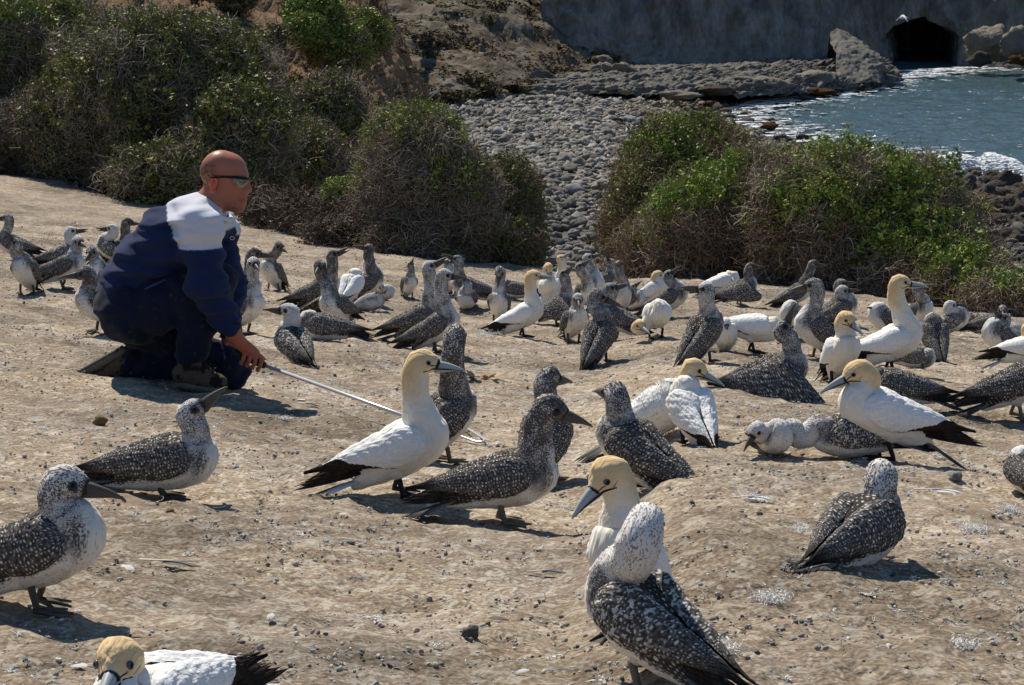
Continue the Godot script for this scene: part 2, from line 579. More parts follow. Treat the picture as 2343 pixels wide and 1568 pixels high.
func build_cliffs() -> void:
	var nt := bump_tex(512, 0.02, 5, 120, 10.0)
	var cliff_t := noise_tex(512, 0.010, 0.05, grad([[0.0, srgb(62, 58, 52)], [0.42, srgb(108, 103, 95)], [0.6, srgb(140, 136, 127)], [1.0, srgb(172, 168, 158)]]), grad([[0.0, srgb(66, 62, 56)], [1.0, srgb(162, 158, 150)]]), 0.4, 130)
	var m_cliff := land_mat(cliff_t, 0.16, nt, 1.6)
	m_cliff.uv1_scale = Vector3(0.16, 0.07, 0.16)
	# tall shaded wall round the bay, the mouth of a cave let into it
	var rows := [
		[[1180, -300, 140], [1330, -300, 138], [1600, -290, 137], [1860, -280, 138], [1950, -270, 142], [2010, -260, 146], [2055, -250, 146], [2105, -250, 146], [2150, -250, 145], [2200, -250, 144], [2420, -240, 140], [2900, -240, 128]],
		[[1230, -110, 118], [1290, -106, 118], [1560, -110, 118.5], [1860, -112, 120.5], [1950, -108, 124.5], [2010, -95, 128], [2055, -94, 128.5], [2105, -90, 128.5], [2150, -92, 128], [2200, -96, 127.5], [2420, -80, 124], [2900, -60, 110]],
		[[1230, 10, 117], [1320, 10, 117], [1560, 10, 117.5], [1860, 20, 119.5], [1950, 30, 124], [2012, 35, 128], [2055, 34, 128], [2105, 28, 128], [2150, 30, 127.6], [2196, 40, 127], [2420, 40, 123.5], [2900, 50, 109]],
		[[1240, 60, 116.5], [1360, 80, 116.5], [1560, 90, 117], [1860, 66, 119], [1950, 70, 123.5], [2014, 92, 128], [2040, 66, 128.2], [2108, 46, 128.2], [2156, 60, 127.8], [2194, 92, 127], [2420, 70, 123], [2900, 80, 109]],
		[[1250, 100, 116], [1400, 120, 116], [1560, 130, 116.5], [1860, 110, 118.6], [1950, 112, 123], [2024, 104, 127.5], [2054, 34, 138], [2112, 24, 141], [2152, 32, 138], [2190, 106, 126.5], [2420, 100, 122.5], [2900, 110, 108]],
		[[1260, 150, 115.5], [1450, 160, 115.5], [1560, 165, 116], [1860, 142, 118.2], [1950, 145, 122.5], [2030, 140, 127], [2058, 102, 138], [2112, 98, 141], [2150, 102, 138], [2188, 150, 126], [2420, 150, 122], [2900, 150, 108]],
		[[1260, 200, 115], [1450, 200, 115], [1560, 200, 115.5], [1860, 190, 118], [1950, 190, 122], [2030, 200, 126.6], [2058, 150, 138], [2112, 150, 141], [2150, 150, 138], [2188, 200, 126], [2420, 190, 121], [2900, 190, 107]]]
	var c := struct("cliff", to_mesh(land_sheet(rows, 260, 110, 0.9, 0.12, 0.42, 401, Vector3(1, 0.3, 1))), m_cliff)
	c.set_meta("label", "tall grey cliff in shade round the bay")
	# leaning rock shaped to catch the sun, in place of sunlight on the wall
	var plat_t := noise_tex(512, 0.012, 0.06, grad([[0.0, srgb(72, 70, 65)], [0.5, srgb(112, 109, 102)], [1.0, srgb(140, 137, 129)]]), grad([[0.0, srgb(60, 58, 54)], [1.0, srgb(146, 143, 135)]]), 0.5, 140)
	var m_plat := land_mat(plat_t, 0.2, nt, 1.0)
	var facet := [
		[[1888, 150, 119], [1920, 150, 120], [1962, 150, 120], [2012, 150, 119]],
		[[1898, 76, 115], [1916, 62, 115], [1966, 92, 114.6], [1998, 112, 114.4]],
		[[1904, 104, 113.4], [1930, 100, 113.2], [1976, 114, 113], [2010, 126, 113]],
		[[1912, 146, 111.4], [1940, 146, 111.4], [1985, 146, 111.6], [2018, 150, 112]],
		[[1912, 190, 109.5], [1940, 190, 109.5], [1985, 190, 110], [2018, 190, 111]]]
	struct("sun_catching_rock", to_mesh(land_sheet(facet, 34, 44, 0.35, 0.35, 0.14, 411)), m_plat)
	# wave-cut platform at the foot of the wall
	var plat := [
		[[950, 140, 118], [1330, 146, 118], [1450, 144, 118.5], [1600, 142, 119], [1760, 138, 119.5], [1900, 130, 120], [1990, 124, 121], [2020, 128, 120]],
		[[940, 162, 111], [1300, 164, 110.5], [1450, 160, 111.5], [1600, 158, 112], [1750, 156, 112.5], [1880, 148, 114.6], [1975, 138, 117], [2034, 142, 117.5]],
		[[930, 180, 106.3], [1280, 182, 105.8], [1430, 178, 106.8], [1560, 176, 107.4], [1720, 174, 107.8], [1850, 168, 109.8], [1960, 152, 113.6], [2046, 157, 115]],
		[[930, 198, 102], [1260, 202, 101.2], [1420, 198, 102], [1540, 198, 102], [1700, 198, 103], [1840, 190, 106.7], [1910, 186, 109.2], [2058, 172, 114]],
		[[930, 222, 101], [1260, 226, 100.4], [1420, 222, 101], [1540, 222, 101], [1700, 222, 102], [1840, 222, 105.5], [1910, 212, 108.4], [2062, 192, 113]]]
	struct("rock_platform", to_mesh(land_sheet(plat, 200, 90, 0.6, 0.22, 0.40, 421)), m_plat)
	# eroded slope with dry scrub between the hill and the wall
	var slope_t := noise_tex(512, 0.012, 0.05, grad([[0.0, srgb(62, 50, 38)], [0.45, srgb(88, 76, 62)], [0.58, srgb(116, 110, 100)], [1.0, srgb(136, 132, 122)]]), grad([[0.0, srgb(58, 47, 36)], [1.0, srgb(128, 121, 110)]]), 0.35, 150)
	var m_slope := land_mat(slope_t, 0.11, nt, 1.0)
	var sl := [
		[[820, -330, 140], [950, -320, 142], [1080, -310, 146], [1200, -300, 148], [1320, -290, 150]],
		[[850, -80, 120], [960, -70, 121], [1080, -70, 123], [1190, -70, 126], [1290, -60, 128]],
		[[870, 10, 112], [980, 20, 112], [1090, 20, 114], [1210, 20, 118], [1320, 40, 123]],
		[[890, 80, 106], [1000, 90, 106], [1110, 100, 107], [1240, 110, 112], [1380, 110, 119]],
		[[900, 150, 101], [1000, 150, 101], [1110, 150, 103], [1250, 155, 108], [1430, 150, 116]],
		[[910, 200, 97], [1000, 195, 97], [1120, 185, 100], [1250, 180, 106], [1470, 185, 113]],
		[[910, 240, 95], [1000, 220, 95], [1120, 208, 98], [1260, 205, 104], [1480, 205, 111]]]
	struct("eroded_slope", to_mesh(land_sheet(sl, 130, 90, 1.1, 0.16, 0.16, 431)), m_slope)
	# dry grass hillside behind the shrubs
	var hill_t := noise_tex(512, 0.012, 0.06, grad([[0.0, srgb(82, 64, 46)], [0.5, srgb(122, 98, 72)], [1.0, srgb(152, 130, 102)]]), grad([[0.0, srgb(70, 54, 40)], [0.6, srgb(124, 104, 80)], [1.0, srgb(168, 152, 130)]]), 0.45, 160)
	var m_hill := land_mat(hill_t, 0.14, nt, 1.0)
	var hl := [
		[[-700, -420, 70], [-200, -420, 76], [200, -400, 82], [560, -380, 92], [760, -350, 104], [860, -330, 112]],
		[[-700, -120, 56], [-200, -120, 60], [200, -110, 65], [560, -100, 76], [760, -90, 88], [850, -80, 95]],
		[[-700, 60, 48], [-200, 60, 51], [200, 50, 56], [560, 40, 67], [790, 30, 80], [885, 20, 90]],
		[[-700, 200, 43], [-200, 200, 45], [200, 190, 49], [560, 160, 60], [820, 110, 76], [930, 100, 89]],
		[[-700, 320, 40], [-200, 320, 41.5], [200, 300, 44], [560, 270, 54], [840, 190, 73], [985, 205, 91]],
		[[-700, 420, 38], [-200, 420, 39], [200, 420, 40], [560, 420, 46], [840, 300, 66], [960, 270, 84]],
		[[-700, 520, 37], [-200, 520, 38], [200, 540, 38], [560, 540, 42], [820, 480, 52], [940, 330, 74]]]
	struct("hillside", to_mesh(land_sheet(hl, 150, 110, 1.1, 0.2, 0.25, 441)), m_hill)
	scrub_on(land_sheet(sl, 60, 60, 1.1, 0.16, 0.16, 431), 1300, 0.0, "dry brown scrub dotted over the eroded slope", [Color(0.12, 0.085, 0.05), Color(0.15, 0.115, 0.07), Color(0.10, 0.095, 0.04)], 0.62, 0.12)
	scrub_on(land_sheet(hl, 60, 60, 1.1, 0.2, 0.25, 441), 700, 0.0, "dry grass and low scrub on the hillside", [Color(0.15, 0.105, 0.06), Color(0.11, 0.08, 0.05), Color(0.17, 0.13, 0.08), Color(0.06, 0.07, 0.03)], 0.42, 0.0)

func scrub_on(b: Dictionary, n: int, _x: float, label: String, palette: Array, size: float, minv: float) -> void:
	var xf := []
	var cs := []
	for i in n:
		var p: Vector3 = b.v[rng.randi() % b.v.size()]
		if nz.get_noise_3dv(p * 0.22) < minv - 0.12: continue
		p += Vector3(rng.randf_range(-0.5, 0.5), -0.1, rng.randf_range(-0.5, 0.5))
		var s := size * rng.randf_range(0.5, 1.5)
		xf.append(Transform3D(Basis(Vector3.UP, rng.randf() * TAU).scaled(Vector3(s, s * rng.randf_range(0.5, 0.9), s)), p))
		cs.append(palette[rng.randi() % palette.size()] * rng.randf_range(0.7, 1.2))
	var o := scatter("scrub", M.tuft_mesh, M.tuft, xf, cs)
	tag(o, label, "scrub")

func build_boulders() -> void:
	var m := land_mat(noise_tex(256, 0.02, 0.08, grad([[0.0, srgb(58, 52, 46)], [1.0, srgb(92, 84, 76)]]), grad([[0.0, srgb(42, 38, 34)], [1.0, srgb(110, 102, 92)]]), 0.5, 170), 0.5, T.stone_n, 1.0)
	var spots := [[2290, 418, 62, 34], [2215, 432, 46, 26], [2250, 455, 70, 36], [2330, 440, 50, 34], [2200, 462, 44, 26], [2235, 490, 80, 30], [2310, 480, 74, 34], [2190, 490, 40, 26], [2270, 515, 64, 26], [2330, 520, 52, 30], [2225, 530, 44, 24], [2290, 545, 40, 22], [2335, 552, 46, 22], [2205, 445, 26, 14], [2260, 540, 30, 18], [2380, 470, 70, 40], [2390, 530, 60, 34]]
	for s in spots:
		var r := ray(s[0], s[1] + s[3] * 0.5)
		var d := 9.4 / -r.y
		var w := CAM + r * d
		d = (10.0 - maxf(0.3, beach_h(w.x, w.z) + 0.1)) / -r.y
		w = CAM + r * d
		var k: float = d / FOCAL
		var o := part("boulder", rock_mesh(500 + int(s[0]), 3, Vector3(1.0, 0.62, 0.8), 0.75, 0.9), m)
		o.position = w + Vector3(0, s[3] * k * 0.3, 0)
		o.rotation.y = rng.randf() * TAU
		o.scale = Vector3.ONE * s[2] * k * 0.80
		tag(o, "wet dark boulder heaped at the water’s edge beside the green shrub", "boulder", "dark boulders at the water's edge")
	# blocks by the cave, on the platform and the beach
	var m2 := land_mat(noise_tex(256, 0.02, 0.08, grad([[0.0, srgb(98, 92, 82)], [1.0, srgb(150, 142, 128)]]), grad([[0.0, srgb(84, 78, 70)], [1.0, srgb(160, 152, 138)]]), 0.5, 171), 0.4, T.stone_n, 1.0)
	var others := [
		[2262, 100, 100, 62, 121, "big grey block leaning by the mouth of the cave", 0],
		[2335, 105, 76, 60, 118, "rounded grey block against the wall past the cave", 0],
		[2242, 136, 50, 26, 119, "low dark block washed by the waves beside the cave", 1],
		[2330, 137, 40, 18, 117, "brown weed covered rock in the surf past the cave", 2],
		[1985, 160, 74, 36, 112.5, "tilted slab with brown weed at the end of the platform", 0],
		[1875, 210, 64, 14, 106.5, "flat brown weed covered rock awash off the platform", 2],
		[1147, 214, 34, 16, 98.5, "single tan boulder at the head of the cobble beach", 3],
		[1480, 187, 40, 12, 104.5, "flat grey boulder on the platform below the rock heap", 0],
		[1400, 200, 34, 12, 101, "low grey boulder near the foot of the slope", 0],
		[1430, 208, 26, 14, 99.8, "angular grey boulder near the foot of the slope", 0],
		[1355, 128, 40, 22, 116, "topmost block of the rock heap under the cliff", 0],
		[1380, 140, 40, 22, 114, "squarish block in the rock heap under the cliff", 0],
		[1400, 160, 52, 18, 111, "long slanting slab in the rock heap under the cliff", 0],
		[1440, 162, 66, 20, 110, "longest slab at the end of the rock heap under the cliff", 0],
		[1410, 174, 40, 18, 109, "pale block at the foot of the rock heap under the cliff", 0],
		[1370, 158, 34, 20, 112, "rounded block at the side of the rock heap under the cliff", 0],
		[1455, 175, 30, 16, 108, "small dark block at the foot of the rock heap", 1],
		[1625, 240, 40, 14, 100, "brown rock at the edge of the surf", 2],
		[1760, 288, 34, 14, 91.5, "weedy brown rock standing in the foam", 2],
		[1790, 318, 40, 16, 86.8, "dark weedy rock with foam round it", 1],
		[1735, 318, 36, 12, 86.8, "small dark rock between foam patches", 1],
		[1560, 218, 70, 16, 99.5, "low grey shelf of rock at the edge of the platform", 0],
		[1640, 206, 80, 20, 101.5, "pitted dark shelf of rock at the edge of the platform", 1],
		[1750, 192, 110, 24, 104.5, "long undercut shelf of rock above the surf", 0],
		[1860, 178, 100, 26, 108.5, "sloping shelf of rock above the surf by the leaning rock", 0]]
	var tan := m2.duplicate()
	tan.albedo_color = srgb(255, 232, 196)
	var brown := m.duplicate()
	brown.albedo_color = srgb(255, 214, 160)
	for s in others:
		var k: float = s[4] / FOCAL
		var o := part("rock", rock_mesh(700 + int(s[0]), 3, Vector3(1.0, float(s[3]) / s[2] * 1.1, 0.75), 0.55, 0.9), [m2, m, brown, tan][s[6]])
		o.position = at(s[0], s[1], s[4])
		o.rotation.y = rng.randf_range(-0.5, 0.5)
		o.rotation.z = -0.5 if s[5].contains("slanting") or s[5].contains("longest") else rng.randf_range(-0.12, 0.12)
		o.scale = Vector3.ONE * s[2] * k * 0.56
		tag(o, s[5], "rock")

# ---------------------------------------------------------------- birds
func img_tex(w: int, h: int, d: PackedByteArray) -> ImageTexture:
	return ImageTexture.create_from_image(Image.create_from_data(w, h, false, Image.FORMAT_RGB8, d))

func put(d: PackedByteArray, i: int, c: Color) -> void:
	d[i] = int(clampf(c.r, 0, 1) * 255.0)
	d[i + 1] = int(clampf(c.g, 0, 1) * 255.0)
	d[i + 2] = int(clampf(c.b, 0, 1) * 255.0)

# plumage of torso, neck and head: u runs round from the back (0) over the belly (0.5), v from tail (0) to bill (1)
func plumage(kind: String, sd: int) -> ImageTexture:
	var w := 256
	var h := 512
	var f := FastNoiseLite.new()
	f.seed = sd; f.frequency = 0.27; f.fractal_octaves = 3
	var g := FastNoiseLite.new()
	g.seed = sd + 3; g.frequency = 0.02; g.fractal_octaves = 3
	var white := srgb(236, 233, 226)
	var cream := srgb(240, 230, 210)
	var dark := srgb(58, 55, 53)
	var brown := srgb(78, 71, 65)
	var buff := srgb(224, 192, 142)
	var out := PackedByteArray()
	out.resize(w * h * 3)
	var dens := 0.0
	if kind == "dark": dens = 0.22
	elif kind == "pale": dens = -0.16
	for y in h:
		var v := (y + 0.5) / h
		for x in w:
			var u := (x + 0.5) / w
			var du := minf(u, 1.0 - u) * 2.0
			# noise on a ring so that the seam does not show
			var a := u * TAU
			var vv := v * 300.0 + 90.0 * ss(0.38, 0.56, v) + 60.0 * ss(0.6, 1.0, v)
			var wide := 26.0 + 14.0 * ss(0.36, 0.44, v) * (1.0 - ss(0.52, 0.66, v))
			var n := f.get_noise_3d(cos(a) * wide, sin(a) * wide, vv)
			var n2 := g.get_noise_3d(cos(a) * 40.0, sin(a) * 40.0, v * 300.0)
			var c := white
			if kind == "adult":
				c = white.lerp(cream, clampf(0.35 + 0.6 * n2 + 0.3 * (du - 0.5), 0.0, 0.7)).lerp(srgb(206, 199, 186), clampf(n * 0.5 + n2 * 0.6, 0.0, 0.4))
				# buff crown, nape and hind neck, paler throat
				var k := ss(0.56, 0.80, v) * (1.0 - ss(0.35, 0.85, du + 0.12 * n2) * (1.0 - 0.25 * ss(0.8, 0.9, v)))
				k *= 1.0 - 0.35 * ss(0.93, 0.99, v)
				c = c.lerp(buff, clampf(k * 0.95, 0.0, 0.9))
				c = c.lerp(buff.lerp(white, 0.4), 0.35 * ss(0.62, 0.8, v) * (1.0 - k))
				var lore := ss(0.035, 0.012, absf(du - 0.47)) * ss(0.925, 0.945, v)
				c = c.lerp(srgb(45, 48, 54), clampf(lore + ss(0.972, 0.98, v), 0.0, 1.0))
			elif kind == "chick" or kind == "greychick":
				c = srgb(236, 235, 230).lerp(cream, clampf(du * 0.5 + n2, 0.0, 0.6))
				if kind == "greychick":
					c = srgb(150, 147, 142).lerp(srgb(205, 202, 196), clampf(0.5 + n2 * 1.6 + n * 0.6, 0.0, 1.0))
				var face := ss(0.955, 0.975, v)
				c = c.lerp(srgb(70, 68, 66), face)
			else:
				var back := 1.0 - ss(0.52, 0.62, du + n * 0.10 + n2 * 0.08)
				var torso := 1.0 - ss(0.40, 0.47, v + n2 * 0.04)
				# dark back with pale feather tips in staggered rows
				var row := floorf(v * 62.0)
				var cx := u * 34.0 + (0.5 if int(row) % 2 == 0 else 0.0)
				var ox := cx - floorf(cx) - 0.5
				var oy := v * 62.0 - row - 0.5
				var jit := f.get_noise_2d(floorf(cx) * 17.0, row * 13.0) + 0.5 * n2
				var dot := ss(0.24, 0.10, sqrt(ox * ox + oy * oy * 0.7) - jit * 0.22)
				var cb := dark.lerp(brown, clampf(0.5 + n2 * 1.4, 0.0, 1.0)).lerp(srgb(214, 211, 205), dot)
				var belly := white.lerp(cream, clampf(0.2 + n2, 0.0, 0.5)).lerp(srgb(200, 190, 172), clampf(n2 * 1.2 - 0.2, 0.0, 0.5))
				if n > 0.42: belly = belly.lerp(srgb(96, 90, 86), 0.6)
				var ct := belly.lerp(cb, back)
				# flecked breast, neck and head
				var lower := ss(0.62, 0.90, du) * (1.0 - ss(0.48, 0.60, v))
				var amount := 0.10 + dens - lower * 0.75 + 0.5 * n2
				if v > 0.42 and v < 0.60: amount += 0.08 * (1.0 - ss(0.5, 0.9, du))
				amount += 0.16 * ss(0.86, 0.95, v)
				if kind == "downy":
					amount -= 0.52 * ss(0.50, 0.60, v) * (1.0 - 0.5 * ss(0.90, 0.97, v))
				var fleck := ss(-0.16, 0.20, n * 1.3 + amount)
				var cn := srgb(214, 211, 206).lerp(srgb(80, 76, 73), fleck)
				if kind == "downy" and v > 0.56: cn = cn.lerp(srgb(235, 234, 230), 0.3)
				c = cn.lerp(ct, torso)
				# dusky skin round the eye and the bill's base
				var e := Vector2((du - 0.46) / 0.12, (v - 0.918) / 0.022).length()
				c = c.lerp(srgb(52, 49, 47), ss(1.15, 0.75, e) * 0.85)
				c = c.lerp(srgb(60, 56, 53), ss(0.955, 0.972, v))
			put(out, (y * w + x) * 3, c)
	return img_tex(w, h, out)

# folded wing: u from wrist to tip, v from the back edge (0) to the lower edge (1)
func wing_tex(kind: String, sd: int) -> ImageTexture:
	var w := 512
	var h := 256
	var f := FastNoiseLite.new()
	f.seed = sd; f.frequency = 0.05; f.fractal_octaves = 3
	var out := PackedByteArray()
	out.resize(w * h * 3)
	for y in h:
		var v := (y + 0.5) / h
		for x in w:
			var u := (x + 0.5) / w
			var n := f.get_noise_2d(x, y)
			var c: Color
			if kind == "adult":
				var tooth := 0.05 * absf(fposmod(u * 30.0 + v * 3.0, 1.0) - 0.5)
				var edge := lut([0.0, 0.22, 0.34, 0.5, 0.64, 0.72, 1.0], [1.3, 1.05, 0.86, 0.76, 0.62, 0.20, -0.2], u) + tooth + 0.03 * n
				var shaft := 0.5 + 0.5 * sin((v * 26.0 - u * 9.0) * TAU)
				c = srgb(240, 239, 235).lerp(srgb(222, 221, 218), clampf(shaft * 0.4 + n, 0.0, 0.6))
				var k := ss(edge - 0.012, edge + 0.012, v)
				c = c.lerp(srgb(44, 38, 34).lerp(srgb(74, 62, 52), clampf(n + 0.3 * shaft, 0.0, 0.7)), k)
			else:
				var dark := srgb(64, 61, 59)
				var lite := srgb(120, 115, 110)
				var wx := 0.55 * f.get_noise_2d(x * 0.35 + 300.0, y * 0.35)
				var wy := 0.70 * f.get_noise_2d(x * 0.35 - 500.0, y * 0.35 + 80.0)
				var area := f.get_noise_2d(x * 0.16 + 77.0, y * 0.25)
				# rows of overlapping feathers, each tipped white
				var rows := lerpf(17.0, 11.0, ss(0.1, 0.7, u))
				var rowf := v * rows + u * 2.0 + wy
				var r := floorf(rowf)
				var colf := u * 42.0 + fposmod(r * 0.5 + 0.37 * sin(r * 5.3), 1.0) + wx
				var cc := floorf(colf)
				var jit := fposmod(sin(r * 12.9898 + cc * 78.233) * 43758.5, 1.0)
				var oy := rowf - r - 0.5
				var ox := colf - cc - 0.62
				c = dark.lerp(lite, clampf(0.35 + n * 1.1 + (colf - cc - 0.5) * 0.5, 0.0, 1.0))
				var keep := 1.0 if jit > 0.20 - area * 0.7 else 0.0
				var big := 0.06 + 0.16 * jit + 0.03 * ss(0.0, 0.5, u)
				var dot := ss(big + 0.10, big - 0.06, sqrt(ox * ox * 0.9 + oy * oy * 0.75)) * keep
				dot *= 1.0 - ss(0.66, 0.80, u) * 0.75
				dot *= 1.0 - 0.9 * ss(0.84, 0.92, v) * ss(0.12, 0.3, u)
				if kind == "ruffled": dot = maxf(dot, ss(0.18, 0.34, f.get_noise_2d(x * 0.7 + 900.0, y * 0.7)) * ss(0.7, 0.3, u))
				c = c.lerp(srgb(212, 209, 203), dot * (0.75 + 0.25 * jit))
				c = c.lerp(srgb(30, 27, 26), ss(0.70, 0.9, u) * 0.7)
			put(out, (y * w + x) * 3, c)
	return img_tex(w, h, out)

func feather_mat(t: Texture2D, rough := 0.97) -> StandardMaterial3D:
	var m := StandardMaterial3D.new()
	m.albedo_texture = t
	m.roughness = rough
	m.metallic_specular = 0.2
	m.cull_mode = BaseMaterial3D.CULL_DISABLED
	m.normal_enabled = true
	if not T.has("plume_n"): T.plume_n = bump_tex(256, 0.06, 3, 190, 5.0)
	m.normal_texture = T.plume_n
	m.normal_scale = 0.6
	return m

func bird_materials() -> void:
	for k in ["adult", "chick", "greychick", "downy"]: M["plume_" + k] = feather_mat(plumage(k, 11))
	M.plume_mid = feather_mat(plumage("mid", 31))
	M.plume_dark = feather_mat(plumage("dark", 47))
	M.plume_pale = feather_mat(plumage("pale", 59))
	M.wing_adult = feather_mat(wing_tex("adult", 5))
	M.wing_young = feather_mat(wing_tex("young", 7))
	M.wing_young2 = feather_mat(wing_tex("young", 23))
	M.wing_ruffled = feather_mat(wing_tex("ruffled", 29))
	M.horn = mat(Color.WHITE, 0.45, true)
	M.leg = mat(Color.WHITE, 0.7, true)
	M.eye = mat(Color.WHITE, 0.12, true)
	M.tail = mat(Color.WHITE, 0.8, true)
	M.down = mat(srgb(238, 237, 232), 0.95)
	M.down_grey = mat(srgb(176, 173, 168), 0.95)

func cat_rom(ctrl: Array, n: int) -> Array:     # ctrl entries: [Vector3, ry, rz, v]; returns the same, n of them
	var out := []
	var m := ctrl.size()
	for i in n:
		var x := float(i) / (n - 1) * (m - 1)
		var k := mini(int(x), m - 2)
		var t := x - k
		var a = ctrl[maxi(k - 1, 0)]
		var b = ctrl[k]
		var c = ctrl[k + 1]
		var d = ctrl[mini(k + 2, m - 1)]
		var p: Vector3 = b[0].cubic_interpolate(c[0], a[0], d[0], t)
		out.append([p, maxf(0.002, cubic_interpolate(b[1], c[1], a[1], d[1], t)), maxf(0.002, cubic_interpolate(b[2], c[2], a[2], d[2], t)), lerpf(b[3], c[3], t)])
	return out

# a long flat feather from a to b, face normal nrm
func blade(b: Dictionary, p: Vector3, q: Vector3, wide: float, nrm: Vector3, c0: Color, c1: Color, uv0 := Vector2(0.9, 0.5), uv1 := Vector2(0.98, 0.5)) -> void:
	var d := q - p
	var s := d.cross(nrm).normalized() * wide
	var base: int = b.v.size()
	var prof := [0.5, 1.0, 1.0, 0.75, 0.0]
	for i in 5:
		var t := i / 4.0
		var o := p + d * t - nrm * (0.012 * t * t)
		for e in [-1.0, 0.0, 1.0]:
			b.v.append(o + s * (e * prof[i]) + nrm * (0.0025 * (1.0 - absf(e))))
			b.c.append(c0.lerp(c1, t))
			b.t.append(uv0.lerp(uv1, t) + Vector2(0, e * 0.05))
	for i in 4:
		for e in 2:
			var k := base + i * 3 + e
			b.i.append_array([k, k + 3, k + 1, k + 1, k + 3, k + 4])

const TX := [-0.22, -0.20, -0.14, -0.07, 0.0, 0.06, 0.105]
const TR := [0.010, 0.020, 0.046, 0.072, 0.087, 0.090, 0.080]
const WA := [0.0, 0.03, 0.08, 0.2, 0.4, 0.6, 0.8, 1.0]
const WTOP := [16.0, 40.0, 58.0, 76.0, 84.0, 86.0, 80.0, 50.0]
const WBOT := [4.0, -18.0, -32.0, -42.0, -40.0, -26.0, -6.0, 20.0]

